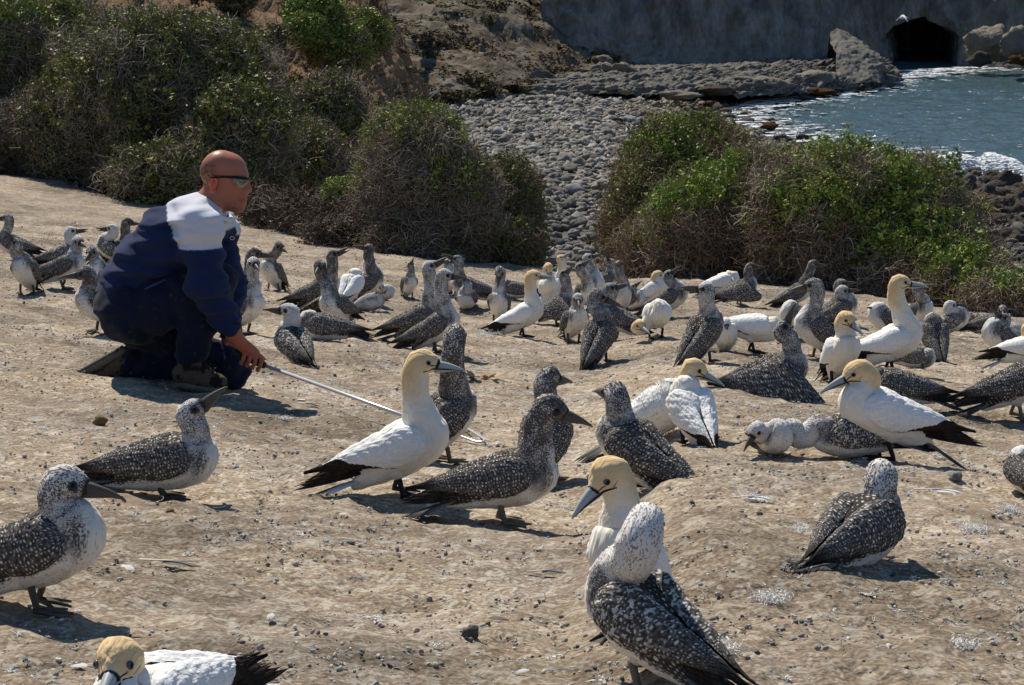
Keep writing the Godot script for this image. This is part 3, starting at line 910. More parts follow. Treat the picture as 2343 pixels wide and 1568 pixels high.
func bird(kind: String, plume: String, feet: Vector3, yaw: float, head_w: Vector3, bill_w: Vector3, pitch: float, k: float, sitting: bool, opts: Dictionary, called: String, label: String, group: String) -> void:
	var o := thing(called, label, "bird", feet, yaw, group)
	var inv := Basis(Vector3.UP, -yaw)
	var H := inv * (head_w - feet)
	var bd := (inv * bill_w).normalized()
	var near: bool = opts.near
	var segs := 28 if near else 18
	var rings := 70 if near else 44
	var adult := kind == "A"
	var kb := k * 0.84
	var bp := Basis(Vector3(0, 0, 1), pitch)       # body frame: x along the back towards the breast
	var hb: float = 0.138 * k * opts.high
	var org := Vector3(0.0, hb, 0)
	if sitting: org.y = (0.068 + 0.05 * sin(maxf(0.0, pitch))) * k * opts.high
	var fat: float = opts.fat
	# ---- torso, neck and head: one surface
	var ctrl := []
	for i in TX.size():
		var q := bp * Vector3(TX[i], -0.012 * ss(-0.05, -0.2, TX[i]), 0) * kb + org
		ctrl.append([q, TR[i] * kb * fat, TR[i] * 0.96 * kb * fat, 0.03 + 0.40 * float(i) / (TX.size() - 1)])
	var n0 := org + bp * Vector3(0.118, 0.035, 0) * kb
	if pitch < 0.1: n0 = org + bp * Vector3(0.13, 0.02, 0) * kb
	var up := Vector3.UP
	var hup := (up - bd * up.dot(bd)).normalized()
	if bd.y > 0.8: hup = (-Vector3(1, 0, 0) + up * 0.1).normalized()
	hup = (hup - bd * hup.dot(bd)).normalized()
	var E := H - bd * 0.016 * k - hup * 0.030 * k
	if bd.x < -0.3: E = H - hup * 0.036 * k
	var L := n0.distance_to(E)
	var t0 := (bp.x * clampf((E.x - n0.x) / (0.08 * k), -0.35, 0.5) + up * 0.8).normalized()
	var t1 := ((E - n0).normalized() * 0.7 + hup * 0.75 + bd * 0.15).normalized()
	if bd.x < -0.3: t1 = (up + bd * 0.1).normalized()
	var P1 := n0 + t0 * L * 0.38
	var P2 := E - t1 * L * 0.42
	var nr := 0.041 * k * (1.08 if kind == "C" or kind == "D" else 1.0)
	for q in [[0.0, 0.070 * kb, 0.46], [0.25, 0.061 * kb, 0.53], [0.5, 0.051 * kb, 0.62], [0.75, nr, 0.71], [1.0, nr * 0.97, 0.79]]:
		var t: float = q[0]
		var p := n0.bezier_interpolate(P1, P2, E, t)
		ctrl.append([p, q[1] * fat, q[1] * fat * 0.95, q[2]])
	var hr := 0.0375 * k
	ctrl.append([H - bd * 0.004 * k + hup * 0.002 * k, hr * 1.02, hr * 0.95, 0.86])
	ctrl.append([H + bd * 0.024 * k - hup * 0.001 * k, hr * 0.86, hr * 0.80, 0.915])
	ctrl.append([H + bd * 0.044 * k - hup * 0.005 * k, hr * 0.56, hr * 0.50, 0.965])
	ctrl.append([H + bd * 0.056 * k - hup * 0.008 * k, hr * 0.34, hr * 0.30, 1.0])
	var sp := cat_rom(ctrl, rings)
	var pts := PackedVector3Array()
	var ry := PackedFloat32Array()
	var rz := PackedFloat32Array()
	var vs := PackedFloat32Array()
	for q in sp:
		pts.append(q[0]); ry.append(q[1]); rz.append(q[2]); vs.append(q[3])
	var b := buf()
	# carry the back's line up the neck so that the crown lies on top of a turned head
	var hside := bd.cross(hup).normalized()
	var sv := Vector3(0, 0, 1)
	var turn_by := 0.0
	for i in rings:
		var tg := (pts[mini(i + 1, rings - 1)] - pts[maxi(i - 1, 0)]).normalized()
		sv = (sv - tg * sv.dot(tg)).normalized()
		if vs[i] > 0.88:
			turn_by = sv.signed_angle_to((hside - tg * hside.dot(tg)).normalized(), tg)
			break
	var twist := PackedFloat32Array()
	for i in rings: twist.append(turn_by * ss(0.46, 0.84, vs[i]))
	tube(b, pts, ry, rz, Vector3(0, 0, 1), segs, vs, Color.WHITE, true, twist)
	# feathers are never perfectly even: push the skin about a little
	var ph := rng.randf() * 100.0
	for i in b.v.size():
		var q: Vector3 = b.v[i]
		b.v[i] = q * (1.0 + 0.0) + Vector3(nz.get_noise_3dv(q * 14.0 + Vector3(ph, 0, 0)), nz.get_noise_3dv(q * 14.0 + Vector3(0, ph, 9)), nz.get_noise_3dv(q * 14.0 + Vector3(5, 0, ph))) * 0.006 * k
	var bm := to_mesh(b)
	bm.surface_set_material(0, M["plume_" + plume])
	# legs and webbed feet belong to the same body
	if not sitting:
		var lg := buf()
		var lc := lin(84, 79, 72) if not adult else lin(46, 46, 43)
		if not adult and rng.randf() < 0.5: lc = lin(112, 105, 96)
		for sd in [-1.0, 1.0]:
			var f0 := Vector3(-0.012 + 0.012 * sd, 0, 0.042 * sd) * k
			var wf := o.transform * f0
			f0.y = gh(wf.x, wf.z) - feet.y + 0.006
			var hip := org + Vector3(-0.025, -0.055 * opts.high, 0.036 * sd) * kb
			var knee := Vector3(hip.x + 0.012 * k, f0.y + 0.052 * k, f0.z)
			rod(lg, PackedVector3Array([hip, hip.lerp(knee, 0.45), hip.lerp(knee, 0.85)]), PackedFloat32Array([0.030 * k, 0.022 * k, 0.010 * k]), 9, lin(224, 220, 210) if adult else lin(205, 200, 192))
			rod(lg, PackedVector3Array([hip.lerp(knee, 0.5), knee, f0 + Vector3(0, 0.012, 0), f0]), PackedFloat32Array([0.009 * k, 0.0085 * k, 0.0075 * k, 0.009 * k]), 8, lc)
			foot(lg, f0, k, lc, sd)
		to_mesh(lg, bm)
		bm.surface_set_material(bm.get_surface_count() - 1, M.leg)
	var body := part("body", bm, null, o)
	if adult: body.set_meta("label", "white plumage with a buff crown and nape")
	# ---- bill
	var bl := buf()
	var bc := lin(150, 158, 162) if adult else lin(74, 69, 64)
	var bt := lin(172, 178, 178) if adult else lin(96, 90, 84)
	var hs := bd.cross(hup).normalized()
	var blen: float = opts.blen
	var gape: float = opts.gape
	for lower in [0, 1]:
		var d := bd.rotated(hs, -gape * (0.75 if lower == 1 else -0.35))
		var dn := d.cross(hs).normalized() * -1.0
		if dn.dot(hup) < 0: dn = -dn
		var root = H + bd * 0.040 * k - hup * (0.006 + 0.010 * lower) * k
		var len := blen * (1.0 if lower == 0 else 0.95)
		var bp3 := PackedVector3Array()
		var b1 := PackedFloat32Array()
		var b2 := PackedFloat32Array()
		var bv := PackedFloat32Array()
		var hgt := (0.0175 if lower == 0 else 0.012) * k
		for i in 8:
			var t := i / 7.0
			var s2 := 1.0 - pow(t, 1.35)
			bp3.append(root + d * len * t - dn * ((0.009 * pow(t, 3.0) + 0.002 * t) * k if lower == 0 else -0.004 * t * k))
			b1.append(hgt * (0.12 + 0.88 * s2)); b2.append(0.0135 * k * (0.14 + 0.86 * s2)); bv.append(t)
		tube(bl, bp3, b1, b2, hs, 10, bv, bc)
	var nb: int = bl.v.size()
	for i in nb:
		var t = (bl.v[i] - H).dot(bd) / (0.14 * k)
		bl.c[i] = bc.lerp(bt, clampf(t, 0, 1))
	if adult:
		for sd in [-1.0, 1.0]:
			var ink := lin(26, 28, 32)
			var a0: Vector3 = H + bd * 0.012 * k - hup * 0.022 * k + hs * (0.031 * k * sd)
			rod(bl, PackedVector3Array([a0, H + bd * 0.040 * k - hup * 0.012 * k + hs * (0.020 * k * sd), H + bd * (0.040 * k + blen * 0.5) - hup * 0.013 * k + hs * (0.0098 * k * sd), H + bd * (0.040 * k + blen * 0.92) - hup * 0.016 * k + hs * (0.0032 * k * sd)]), PackedFloat32Array([0.0012, 0.0022, 0.0016, 0.0008]), 5, ink)
	part("bill", to_mesh(bl), M.horn, o)
	# ---- eyes
	for sd in [-1.0, 1.0]:
		var eb := buf()
		var ec: Vector3 = H + bd * 0.026 * k + hup * 0.006 * k + hs * (0.0285 * k * sd)
		var rr := 0.0078 * k
		var out = (hs * sd + bd * 0.25).normalized()
		if adult or rng.randf() < 0.4:
			rod(eb, PackedVector3Array([ec - out * 0.004, ec + out * 0.002]), PackedFloat32Array([rr * 1.1, rr * 0.9]), 10, lin(84, 98, 106) if adult else lin(64, 64, 64))
		rod(eb, PackedVector3Array([ec - out * 0.003, ec + out * 0.003, ec + out * 0.0045]), PackedFloat32Array([rr * 0.74, rr * 0.66, rr * 0.3]), 8, lin(14, 13, 13))
		part("eye", to_mesh(eb), M.eye, o)
	# ---- tail
	var tb := buf()
	var dk := lin(46, 42, 40)
	for i in 9:
		var a := (i - 4) / 4.0
		var root := org + bp * Vector3(-0.17, -0.006, a * 0.016) * kb
		var ln = (0.215 - 0.055 * absf(a)) * kb
		var tip: Vector3 = root + bp * Vector3(-ln, -0.016 - 0.004 * absf(a), a * 0.062 * k * 1.2 / k * 0.8) * 1.0
		tip = root + bp * Vector3(-1.0, -0.06, a * 0.24).normalized() * ln
		var wt := wf_min(o, feet, tip)
		var c0 := lin(225, 223, 218)
		var c1 := dk
		if adult:
			c1 = lin(226, 224, 220) if absf(a) > 0.3 else lin(40, 37, 35)
			if opts.black_tail: c1 = lin(36, 33, 31); c0 = c1.lerp(c0, 0.3) if absf(a) > 0.6 else c1
		else:
			c0 = lin(150, 145, 140) if i % 2 == 0 else lin(90, 85, 80)
		blade(tb, root, wt, 0.014 * kb, (bp.y + bp.z * a * 0.3).normalized(), c0, c1)
	part("tail", to_mesh(tb), M.tail, o)
	# ---- folded wings
	var lift := 0.34 * clampf(pitch / 0.55, 0.12, 1.0)
	if kind == "A" or kind == "J" or kind == "D":
		for sd in [-1.0, 1.0]:
			var wb := buf()
			var droop: float = opts.droop if sd == opts.droop_side else 0.0
			var na := 30 if near else 20
			var nb2 := 36 if near else 10
			var cx0 := cos(pitch) 
			for ia in na:
				var a := float(ia) / (na - 1)
				a = a * a * 0.35 + a * 0.65
				var X := 0.112 - 0.445 * a
				var r := lut(TX, TR, maxf(X, -0.16))
				if X < -0.10: r = lerpf(0.058, 0.012, ss(-0.10, -0.335, X))
				var off := 0.009 if X > -0.1 else lerpf(0.009, 0.0, ss(-0.10, -0.2, X))
				var cy := lift * maxf(0.0, -0.03 - X) + 0.012
				var th0 := deg_to_rad(lut(WA, WTOP, a))
				var th1 := deg_to_rad(lut(WA, WBOT, a))
				for ib in nb2:
					var q := float(ib) / (nb2 - 1)
					var th := lerpf(th0, th1, q)
					var edge := minf(minf(q, 1.0 - q) * 6.0, minf(1.0, a * 14.0))
					var bulge := off + 0.010 * sin(PI * q) * ss(0.0, 0.1, a) * ss(0.9, 0.5, a)
					var rr2 := (r * fat + bulge * minf(1.0, edge)) - 0.010 * (1.0 - minf(1.0, edge)) * ss(1.0, 0.5, a)
					var loc := Vector3(X, cy + sin(th) * rr2, sd * cos(th) * rr2 * 0.98)
					if droop > 0.0:
						var fr := ss(0.0, 0.8, q) 
						loc += Vector3(0.02 * fr, -0.085 * fr, sd * 0.075 * fr) * droop * ss(1.1, 0.2, a)
						loc += Vector3(0.03, -0.055, sd * 0.05) * droop * fr * ss(0.35, 0.0, a)
					# overlapping rows of feathers leave shallow steps
					var saw := fposmod(q * 10.0 + a * 3.0 + 0.5 * nz.get_noise_2d(a * 9.0, q * 6.0 + ph), 1.0)
					var step := 0.0030 * saw * ss(0.0, 0.06, a) * minf(1.0, edge) + 0.0015 * sin(a * 60.0 + q * 25.0)
					loc += Vector3(0, sin(th) * step, sd * cos(th) * step)
					wb.v.append(bp * loc * kb + org)
					wb.t.append(Vector2(a, q))
					wb.c.append(Color.WHITE)
			for ia in na - 1:
				for ib in nb2 - 1:
					var p := ia * nb2 + ib
					if sd > 0: wb.i.append_array([p, p + nb2, p + 1, p + 1, p + nb2, p + nb2 + 1])
					else: wb.i.append_array([p, p + 1, p + nb2, p + 1, p + nb2 + 1, p + nb2])
			# long flight feathers past the end of the wing
			for i in 5:
				var x1 := (-0.235 if adult else -0.20) - 0.024 * i
				var cy1 := lift * 0.14 + 0.012
				var p0 := Vector3(-0.15, cy1 + 0.012 - 0.014 * i, sd * (0.034 - 0.003 * i))
				var p1 := Vector3(x1 - 0.06, lift * (-0.03 - x1 + 0.03) + 0.022 - 0.008 * i, sd * (0.012 + 0.006 * i))
				blade(wb, bp * p0 * kb + org, bp * p1 * kb + org, 0.012 * kb, (bp * Vector3(0.1, 0.7, sd * 0.7)).normalized(), Color.WHITE, Color.WHITE, Vector2(0.80, 0.7), Vector2(0.99, 0.7))
			part("wing", to_mesh(wb), M[opts.wing], o)
	# ---- down that still sticks to the young ones
	if kind == "C" or kind == "D" or kind == "G":
		var dn2 := buf()
		var n := 4400 if kind == "C" else 2600
		if not near: n = n / 4
		var whole := kind != "D"
		for i in n:
			var ri := int(rng.randf() * (rings - 3)) if whole else int(lerpf(rings * 0.50, rings - 4.0, rng.randf()))
			if vs[ri] > 0.95: continue
			var kk := rng.randi() % segs
			var q: Vector3 = b.v[ri * (segs + 1) + kk]
			var ndir := (q - pts[ri]).normalized()
			var tg := (pts[mini(ri + 1, rings - 1)] - pts[ri]).normalized()
			var dd := (ndir * (0.8 if whole else 0.35) - tg * (0.5 if whole else 1.0) + Vector3(rng.randfn(0, 0.3), rng.randfn(0, 0.3), rng.randfn(0, 0.3))).normalized()
			var ln := rng.randf_range(0.004, 0.011) * k * (1.5 if whole else 0.7)
			var s := dd.cross(Vector3(rng.randf() - 0.5, rng.randf() - 0.5, rng.randf() - 0.5)).normalized() * 0.0011
			var z0: int = dn2.v.size()
			dn2.v.append_array([q - ndir * 0.002 + s, q - ndir * 0.002 - s, q + dd * ln])
			dn2.n.append_array([ndir, ndir, ndir])
			dn2.i.append_array([z0, z0 + 1, z0 + 2])
		var dp := part("down", to_mesh(dn2), M.down_grey if kind == "G" else M.down, o)
		dp.set_meta("kind", "stuff")

func wf_min(o: Node3D, feet: Vector3, tip: Vector3) -> Vector3:   # keeps a feather's tip above the ground
	var w := o.transform * tip
	var g := gh(w.x, w.z) + 0.012
	if w.y < g: tip.y += g - w.y
	return tip

func foot(b: Dictionary, at0: Vector3, k: float, c: Color, sd: float) -> void:
	var toes := []
	for a in [-0.45, 0.0, 0.5]:
		var dir := Vector3(cos(a + sd * -0.2), 0, sin(a + sd * -0.2))
		var tip := at0 + dir * (0.078 if a == 0.0 else 0.068) * k
		tip.y = at0.y - 0.003
		toes.append(tip)
		rod(b, PackedVector3Array([at0 + Vector3(0, 0.004, 0), at0.lerp(tip, 0.5) + Vector3(0, 0.004, 0), tip]), PackedFloat32Array([0.0075 * k, 0.0055 * k, 0.003 * k]), 5, c)
	var web := c.lerp(Color(0.2, 0.19, 0.17), 0.35)
	for i in 2:
		var base: int = b.v.size()
		var mid: Vector3 = (toes[i] + toes[i + 1]) * 0.5 * 0.9 + at0 * 0.1
		for p in [at0 + Vector3(0, 0.004, 0), toes[i], mid, toes[i + 1]]:
			b.v.append(p); b.c.append(web); b.t.append(Vector2(0.5, 0.5))
		b.i.append_array([base, base + 1, base + 2, base, base + 2, base + 3])

# one line of the catalogue: pixels in the photograph give directions, the ground gives distances
func place_bird(e: Array) -> void:
	var kind: String = e[0]
	var op: PackedStringArray = (e[9] as String).split(" ", false)
	var k := 1.0
	var o := {"near": false, "gape": 0.0, "droop": 0.0, "droop_side": 1.0, "fat": 1.0, "blen": 0.092, "wing": "wing_young", "black_tail": false, "high": 1.0}
	var sitting := false
	var lat := 0.0
	for s in op:
		if s == "s": sitting = true
		elif s == "wd": o.droop = 0.9
		elif s == "wD": o.droop = 1.35
		elif s == "bt": o.black_tail = true
		elif s[0] == "h": o.high = s.substr(1).to_float()
		elif s[0] == "k": k = s.substr(1).to_float()
		elif s[0] == "o": o.gape = deg_to_rad(s.substr(1).to_float())
		elif s[0] == "y": lat = s.substr(1).to_float()
	var yaw := deg_to_rad(e[3])
	var feet := hit(e[1], e[2])
	var depth := (feet - CAM).dot(Vector3(0, -sin(PITCH), -cos(PITCH)))
	o.near = depth < 9.5
	var fwd := Vector3(cos(yaw), 0, -sin(yaw))
	var side := Vector3(sin(yaw), 0, cos(yaw))
	# head: on its pixel's ray, in the bird's own upright plane when that is seen from the side
	var r := ray(e[4], e[5])
	var head: Vector3
	if absf(side.z) > 0.55:
		var t := (feet + side * lat - CAM).dot(side) / r.dot(side)
		head = CAM + r * t
	else:
		var fd := 0.075 * k
		var t2 := (feet + fwd * fd - CAM).dot(fwd) / r.dot(fwd)
		head = CAM + r * t2
	var hd := (head - CAM).dot(Vector3(0, -sin(PITCH), -cos(PITCH)))
	# bill: its seen length gives the rest of its direction
	var full := 0.132 * k
	var bx = (e[6] - e[4]) * hd / FOCAL
	var by = (e[5] - e[7]) * hd / FOCAL
	var seen := sqrt(bx * bx + by * by)
	var sgn: float = e[8]
	if seen > full: full = minf(seen, full * 1.22)
	var bz := sqrt(maxf(0.0, full * full - seen * seen))
	if sgn == 0.0: bz = minf(bz, full * 0.35); sgn = 1.0 if fwd.z > 0.2 else 0.3
	var toward := Vector3(0, sin(PITCH), cos(PITCH))
	var upc := Vector3(0, cos(PITCH), -sin(PITCH))
	var bill = Vector3(bx, 0, 0) + upc * by + toward * (bz * sgn)
	o.blen = maxf(0.07 * k, full - 0.040 * k)
	var plume := "mid"
	var called := "young_gannet"
	var group := "speckled young gannets"
	if kind == "A":
		plume = "adult"; o.wing = "wing_adult"; called = "adult_gannet"; group = "white adult gannets"
	elif kind == "C":
		plume = "chick"; called = "gannet_chick"; group = "downy gannet chicks"; o.fat = 1.12; o.blen *= 0.55
	elif kind == "G":
		plume = "greychick"; called = "gannet_chick"; group = "downy gannet chicks"; o.fat = 1.12; o.blen *= 0.6
	elif kind == "D":
		plume = "downy"; o.wing = "wing_ruffled"
	else:
		plume = ["mid", "dark", "pale", "mid"][rng.randi() % 4]
		for s in op:
			if s == "dk": plume = "dark"
			elif s == "pl": plume = "pale"
		if rng.randf() < 0.5: o.wing = "wing_young2"
	bird(kind, plume, feet, yaw, head, bill, deg_to_rad(e[10]), k, sitting, o, called, e[11], group)

# kind, feet x y, heading (0 right, 90 away), head x y, bill tip x y, bill towards (+1) or away, options, pitch of the back, label
var BIRDS := [
	["J", 30, 599, 175, 17, 500, -24, 494, 0, "o12", 25, "speckled young gannet with dark open bill whose tail points at the kneeling man"],
	["J", 60, 674, -100, 40, 562, 12, 523, 1, "", 45, "speckled young gannet with white belly pointing its closed bill up beside the grazing pair"],
	["J", 147, 662, -5, 177, 552, 204, 563, 1, "", 28, "speckled young gannet with spotted wing standing side on behind the kneeling man"],
	["D", 147, 625, 5, 161, 530, 196, 523, 0, "o10", 25, "young gannet with downy pale head and open bill behind a spotted-wing neighbour"],
	["J", 230, 683, -95, 208, 576, 201, 595, 1, "o10", 40, "young gannet with open bill looking straight ahead behind the man’s back"],
	["D", 256, 612, 160, 256, 523, 224, 521, 0, "o12", 35, "young gannet with fluffy white neck and open bill behind the man’s back"],
	["J", 230, 764, -142, 197, 625, 130, 631, 0, "", 35, "speckled young gannet with white belly standing right against the man’s hip"],
	["J", 273, 610, 5, 290, 509, 321, 510, 0, "", 35, "dark headed young gannet half hidden by the man’s blue back"],
	["J", 552, 719, 15, 580, 580, 629, 583, 0, "o4", 35, "young gannet with long dark bill between the man’s arm and another gannet"],
	["J", 563, 765, -35, 579, 602, 598, 615, 1, "", 40, "speckled young gannet standing close by the man’s forearm"],
	["J", 624, 667, -115, 638, 564, 661, 576, 1, "", 50, "young gannet with clean white breast and head turned aside near the dead shrubs"],
	["J", 731, 713, 5, 759, 586, 791, 567, 0, "o14", 32, "young gannet gaping with bill raised beside a preening white adult"],
	["J", 770, 758, -120, 731, 609, 725, 623, 1, "wd", 35, "speckled young gannet facing forward with one wing drooped to the ground"],
	["D", 674, 833, 115, 663, 713, 621, 705, 0, "s", 22, "young gannet sitting with its back turned and white neck bent sideways near the silver pole"],
	["J", 742, 781, 170, 717, 758, 704, 773, 0, "s", 8, "young gannet lying low behind the sitting bird by the pole"],
	["A", 804, 700, 70, 805, 636, 796, 649, -1, "", 38, "white adult gannet preening with its head turned down behind its shoulder"],
	["J", 839, 694, 25, 845, 569, 808, 559, 0, "o5", 38, "speckled young gannet looking back over its shoulder with thin open bill"],
	["C", 837, 649, 80, 837, 598, 843, 603, -1, "s k.55", 40, "small white downy chick peeping out behind a speckled gannet"],
	["D", 882, 687, -60, 870, 654, 876, 665, 1, "s k.7", 15, "downy young gannet with loose grey wing slumped beside a standing speckled one"],
	["G", 843, 711, 20, 863, 683, 860, 700, 1, "s k.75", 10, "grey downy chick curled up on the bare ground preening"],
	["J", 935, 684, -70, 939, 609, 946, 588, 1, "k.8", 45, "small young gannet with closed bill raised and wings held off its sides"],
	["J", 960, 784, 5, 980, 613, 1020, 587, 0, "o10", 32, "dark speckled young gannet raising an open bill over its neighbour’s head"],
	["J", 999, 808, -5, 1016, 630, 1050, 631, 0, "", 38, "speckled young gannet with white belly standing level beside a darker one"],
	["J", 1074, 700, 178, 1048, 595, 1012, 578, 0, "o8", 25, "young gannet facing the other way with open bill and dark spotted back"],
	["J", 1030, 676, -80, 1024, 603, 1022, 592, 1, "", 40, "young gannet mostly hidden behind two squabbling bills"],
	["J", 1068, 711, -100, 1067, 650, 1052, 619, 1, "s", 20, "young gannet sitting with its bill pointed up below a dark spotted back"],
	["J", 1142, 742, -95, 1143, 622, 1138, 658, 1, "", 48, "grey necked young gannet tucking its bill down onto its chest"],
	["J", 1178, 685, 185, 1157, 650, 1149, 662, 0, "s", 10, "young gannet lying with dark spotted wing behind the bill-tucking one"],
	["A", 1198, 772, 0, 1219, 631, 1251, 631, 0, "o6", 36, "white adult gannet in full profile with open bill and black wing tips"],
	["A", 1254, 699, -80, 1255, 613, 1262, 644, 1, "", 45, "adult gannet looking down at the fluffy chick at its feet"],
	["C", 1254, 699, -30, 1244, 659, 1238, 666, 0, "s k.7", 20, "fluffy white chick huddled in front of an adult looking down"],
	["A", 1277, 694, -60, 1283, 593, 1298, 580, 0, "", 50, "adult gannet stretching its thin neck and bill skyward"],
	["J", 1276, 745, -15, 1291, 628, 1300, 617, 0, "wd", 35, "young gannet with raised bill and one spotted wing hanging open"],
	["J", 1337, 710, -65, 1325, 612, 1347, 593, 0, "", 48, "grey speckled young gannet with thick neck and raised bill"],
	["J", 1355, 697, -45, 1344, 590, 1375, 578, 0, "o4", 45, "young gannet with pale crown calling behind a thick-necked one"],
	["J", 1380, 679, 25, 1391, 600, 1388, 588, 0, "o20", 30, "young gannet gaping upward in front of the dark boulders"],
	["J", 1422, 724, -85, 1415, 609, 1417, 593, 1, "", 50, "white bellied young gannet pointing its bill straight up"],
	["J", 1406, 778, 155, 1393, 661, 1435, 647, 0, "o8", 25, "dark young gannet whose long open bill crosses a white belly"],
	["J", 1313, 786, -70, 1322, 684, 1324, 701, 1, "o14", 42, "young gannet facing forward with gaping bill and dark wings spread behind"],
	["J", 1370, 834, 65, 1369, 676, 1430, 699, 0, "k1.05", 48, "big dark young gannet seen from behind with its head turned in profile"],
	["A", 1501, 775, -80, 1461, 745, 1485, 759, 1, "", 22, "adult gannet bending its buff head down to preen its belly"],
	["A", 1495, 706, -25, 1504, 630, 1544, 635, 0, "", 42, "adult gannet with half its bill hidden by a speckled neck"],
	["J", 1532, 730, -15, 1529, 631, 1544, 615, 0, "", 38, "speckled young gannet lifting its bill in front of an adult head"],
	["J", 1449, 710, -40, 1447, 658, 1464, 643, 0, "s k.8", 25, "small young gannet sitting with open upturned bill"],
	["J", 1608, 831, 50, 1619, 663, 1557, 652, 0, "o8 k1.05", 48, "big spotted young gannet seen from behind with open bill turned sideways"],
	["A", 1653, 683, 8, 1670, 631, 1677, 642, 1, "", 25, "adult gannet lying low with its bill tucked down beside the green shrub"],
	["C", 1660, 806, -90, 1660, 739, 1663, 756, 1, "s k.8", 45, "cream bellied chick with grey head sitting upright by a bowing adult"],
	["A", 1724, 809, -5, 1767, 754, 1805, 777, 0, "", 0, "adult gannet bowing with outstretched buff neck and raised tail"],
	["J", 1694, 701, 0, 1716, 611, 1751, 607, 0, "wd", 30, "dark spotted young gannet with sagging wing against the green shrub"],
	["J", 1824, 709, 5, 1860, 605, 1893, 605, 0, "", 38, "slim pale necked young gannet standing furthest into the shrub’s shade"],
	["J", 1868, 822, -165, 1862, 652, 1803, 660, 0, "k1.05", 42, "large dark young gannet turned away from the adults with spotted wing"],
	["J", 1918, 747, 20, 1922, 650, 1959, 643, 0, "", 35, "grey young gannet whose bill shows just above another’s head"],
	["J", 1918, 758, 15, 1926, 666, 1966, 660, 0, "", 35, "grey young gannet with short dark bill in front of a twin"],
	["J", 1830, 777, -160, 1819, 720, 1807, 762, 0, "", 25, "young gannet with lowered dark bill behind an upturned one"],
	["J", 1767, 904, 8, 1790, 758, 1805, 710, 0, "s wD", 18, "young gannet crouching with bill pointed up and one spotted wing spread on the ground"],
	["A", 1922, 880, -75, 1937, 729, 1970, 761, 1, "", 48, "adult gannet facing forward with head lowered aside next to the tallest adult"],
	["A", 2040, 854, -2, 2059, 647, 2100, 649, 0, "k1.12", 32, "tallest adult gannet stretching its neck upright on a low mound"],
	["A", 2018, 1054, 183, 1967, 850, 1872, 889, 0, "k1.05 bt", 28, "adult gannet in profile with long black tail and folded neck, standing over downy chicks"],
	["J", 2026, 783, -165, 2021, 710, 1988, 701, 0, "", 40, "young gannet whose head shows between two adults"],
	["J", 2101, 761, -60, 2101, 658, 2131, 650, 0, "", 48, "buff bellied young gannet behind the tallest adult’s bill"],
	["D", 2174, 767, 0, 2174, 699, 2219, 694, 0, "s", 30, "young gannet with fluffy white head and long dark bill near the shrub’s shade"],
	["J", 2136, 824, 95, 2105, 751, 2095, 770, -1, "", 48, "spotted young gannet with its back turned and head hidden in preening"],
	["J", 2090, 843, -20, 2105, 824, 2108, 840, 1, "s k.75", 5, "young gannet crouched with drooped head at the tallest adult’s feet"],
	["J", 2284, 824, -145, 2299, 732, 2267, 704, 0, "", 35, "young gannet with raised bill beside a white bird cut by the edge"],
	["J", 2269, 764, 10, 2294, 709, 2288, 723, 1, "s", 10, "two-tone grey young gannet resting with its head down at the shrub’s foot"],
	["G", 2325, 777, 170, 2306, 745, 2294, 758, 0, "s k.8", 10, "grey young gannet resting behind the one with raised bill"],
	["J", 2332, 958, 0, 2397, 863, 2432, 871, 0, "k1.05", 28, "dark young gannet with white dotted wing stepping out past the mound"],
	["A", 2357, 852, -20, 2360, 751, 2376, 764, 0, "", 25, "white adult gannet cut by the edge above a dark spotted wing"],
	["J", 2349, 1132, 95, 2355, 1072, 2370, 1079, -1, "s k.7", 12, "young gannet crouching low on the stony ground far from the others"],
	["J", 2046, 931, 175, 1973, 914, 1950, 921, 0, "s", 12, "young gannet lying flat behind an adult with its spotted wings ruffled"],
	["J", 1962, 1282, 55, 2015, 1089, 2031, 1095, -1, "s h.82", 8, "dark spotted young gannet sitting alone with its back turned"],
	["D", 1765, 1039, -75, 1730, 983, 1695, 1026, 1, "s k.72", 12, "downy young gannet curled up being nibbled by its neighbour"],
	["D", 1950, 1044, 178, 1813, 983, 1754, 993, 0, "s k.9", 4, "downy young gannet stretching its neck flat to nibble a neighbour"],
	["A", 1582, 1014, 105, 1586, 843, 1656, 873, 0, "k.92 h.80", 38, "adult gannet seen from behind with black tipped wings beside a fluffy white chick"],
	["C", 1486, 1008, 10, 1529, 891, 1546, 896, -1, "s k1.0", 28, "fluffy all-white chick sitting beside an adult seen from behind"],
	["J", 1455, 1133, 140, 1407, 903, 1362, 886, -1, "h.92", 36, "dark backed young gannet striding away with its short bill turned aside"],
	["A", 1436, 1439, -120, 1388, 1085, 1300, 1170, 1, "k.9", 52, "adult gannet with glossy buff head bowing its pale bill behind a downy-necked bird"],
	["D", 1476, 1564, 130, 1474, 1200, 1519, 1234, -1, "k.95 h.86", 26, "large young gannet with fluffy white head and neck and white-dotted dark back"],
	["A", 921, 1134, 3, 963, 830, 1057, 836, 0, "h.97", 32, "adult gannet with bright buff nape in profile in front of the silver pole"],
	["J", 1013, 1059, 35, 1042, 767, 1062, 778, -1, "", 42, "freckled young gannet with tall pale neck standing behind an adult by the pole"],
	["J", 1156, 1201, -5, 1256, 934, 1356, 963, 0, "h.9", 18, "dark young gannet leaning forward with hooked neck and heavy brown bill"],
	["J", 1246, 1104, 70, 1256, 865, 1313, 866, -1, "", 45, "young gannet with small dark bill standing behind a leaning one"],
	["J", 379, 1145, -3, 435, 950, 506, 881, 0, "h.74", 14, "young gannet lying low on its legs with bill pointed at the man’s boot"],
	["J", 99, 1396, -8, 147, 1104, 286, 1125, 0, "k.95 pl h.92", 28, "young gannet with downy white nape drawing its head into its shoulders"],
	["A", 368, 1794, -122, 269, 1511, 252, 1578, 1, "k.9", 5, "adult gannet staring straight ahead with ruffled white back and black tail"],
]

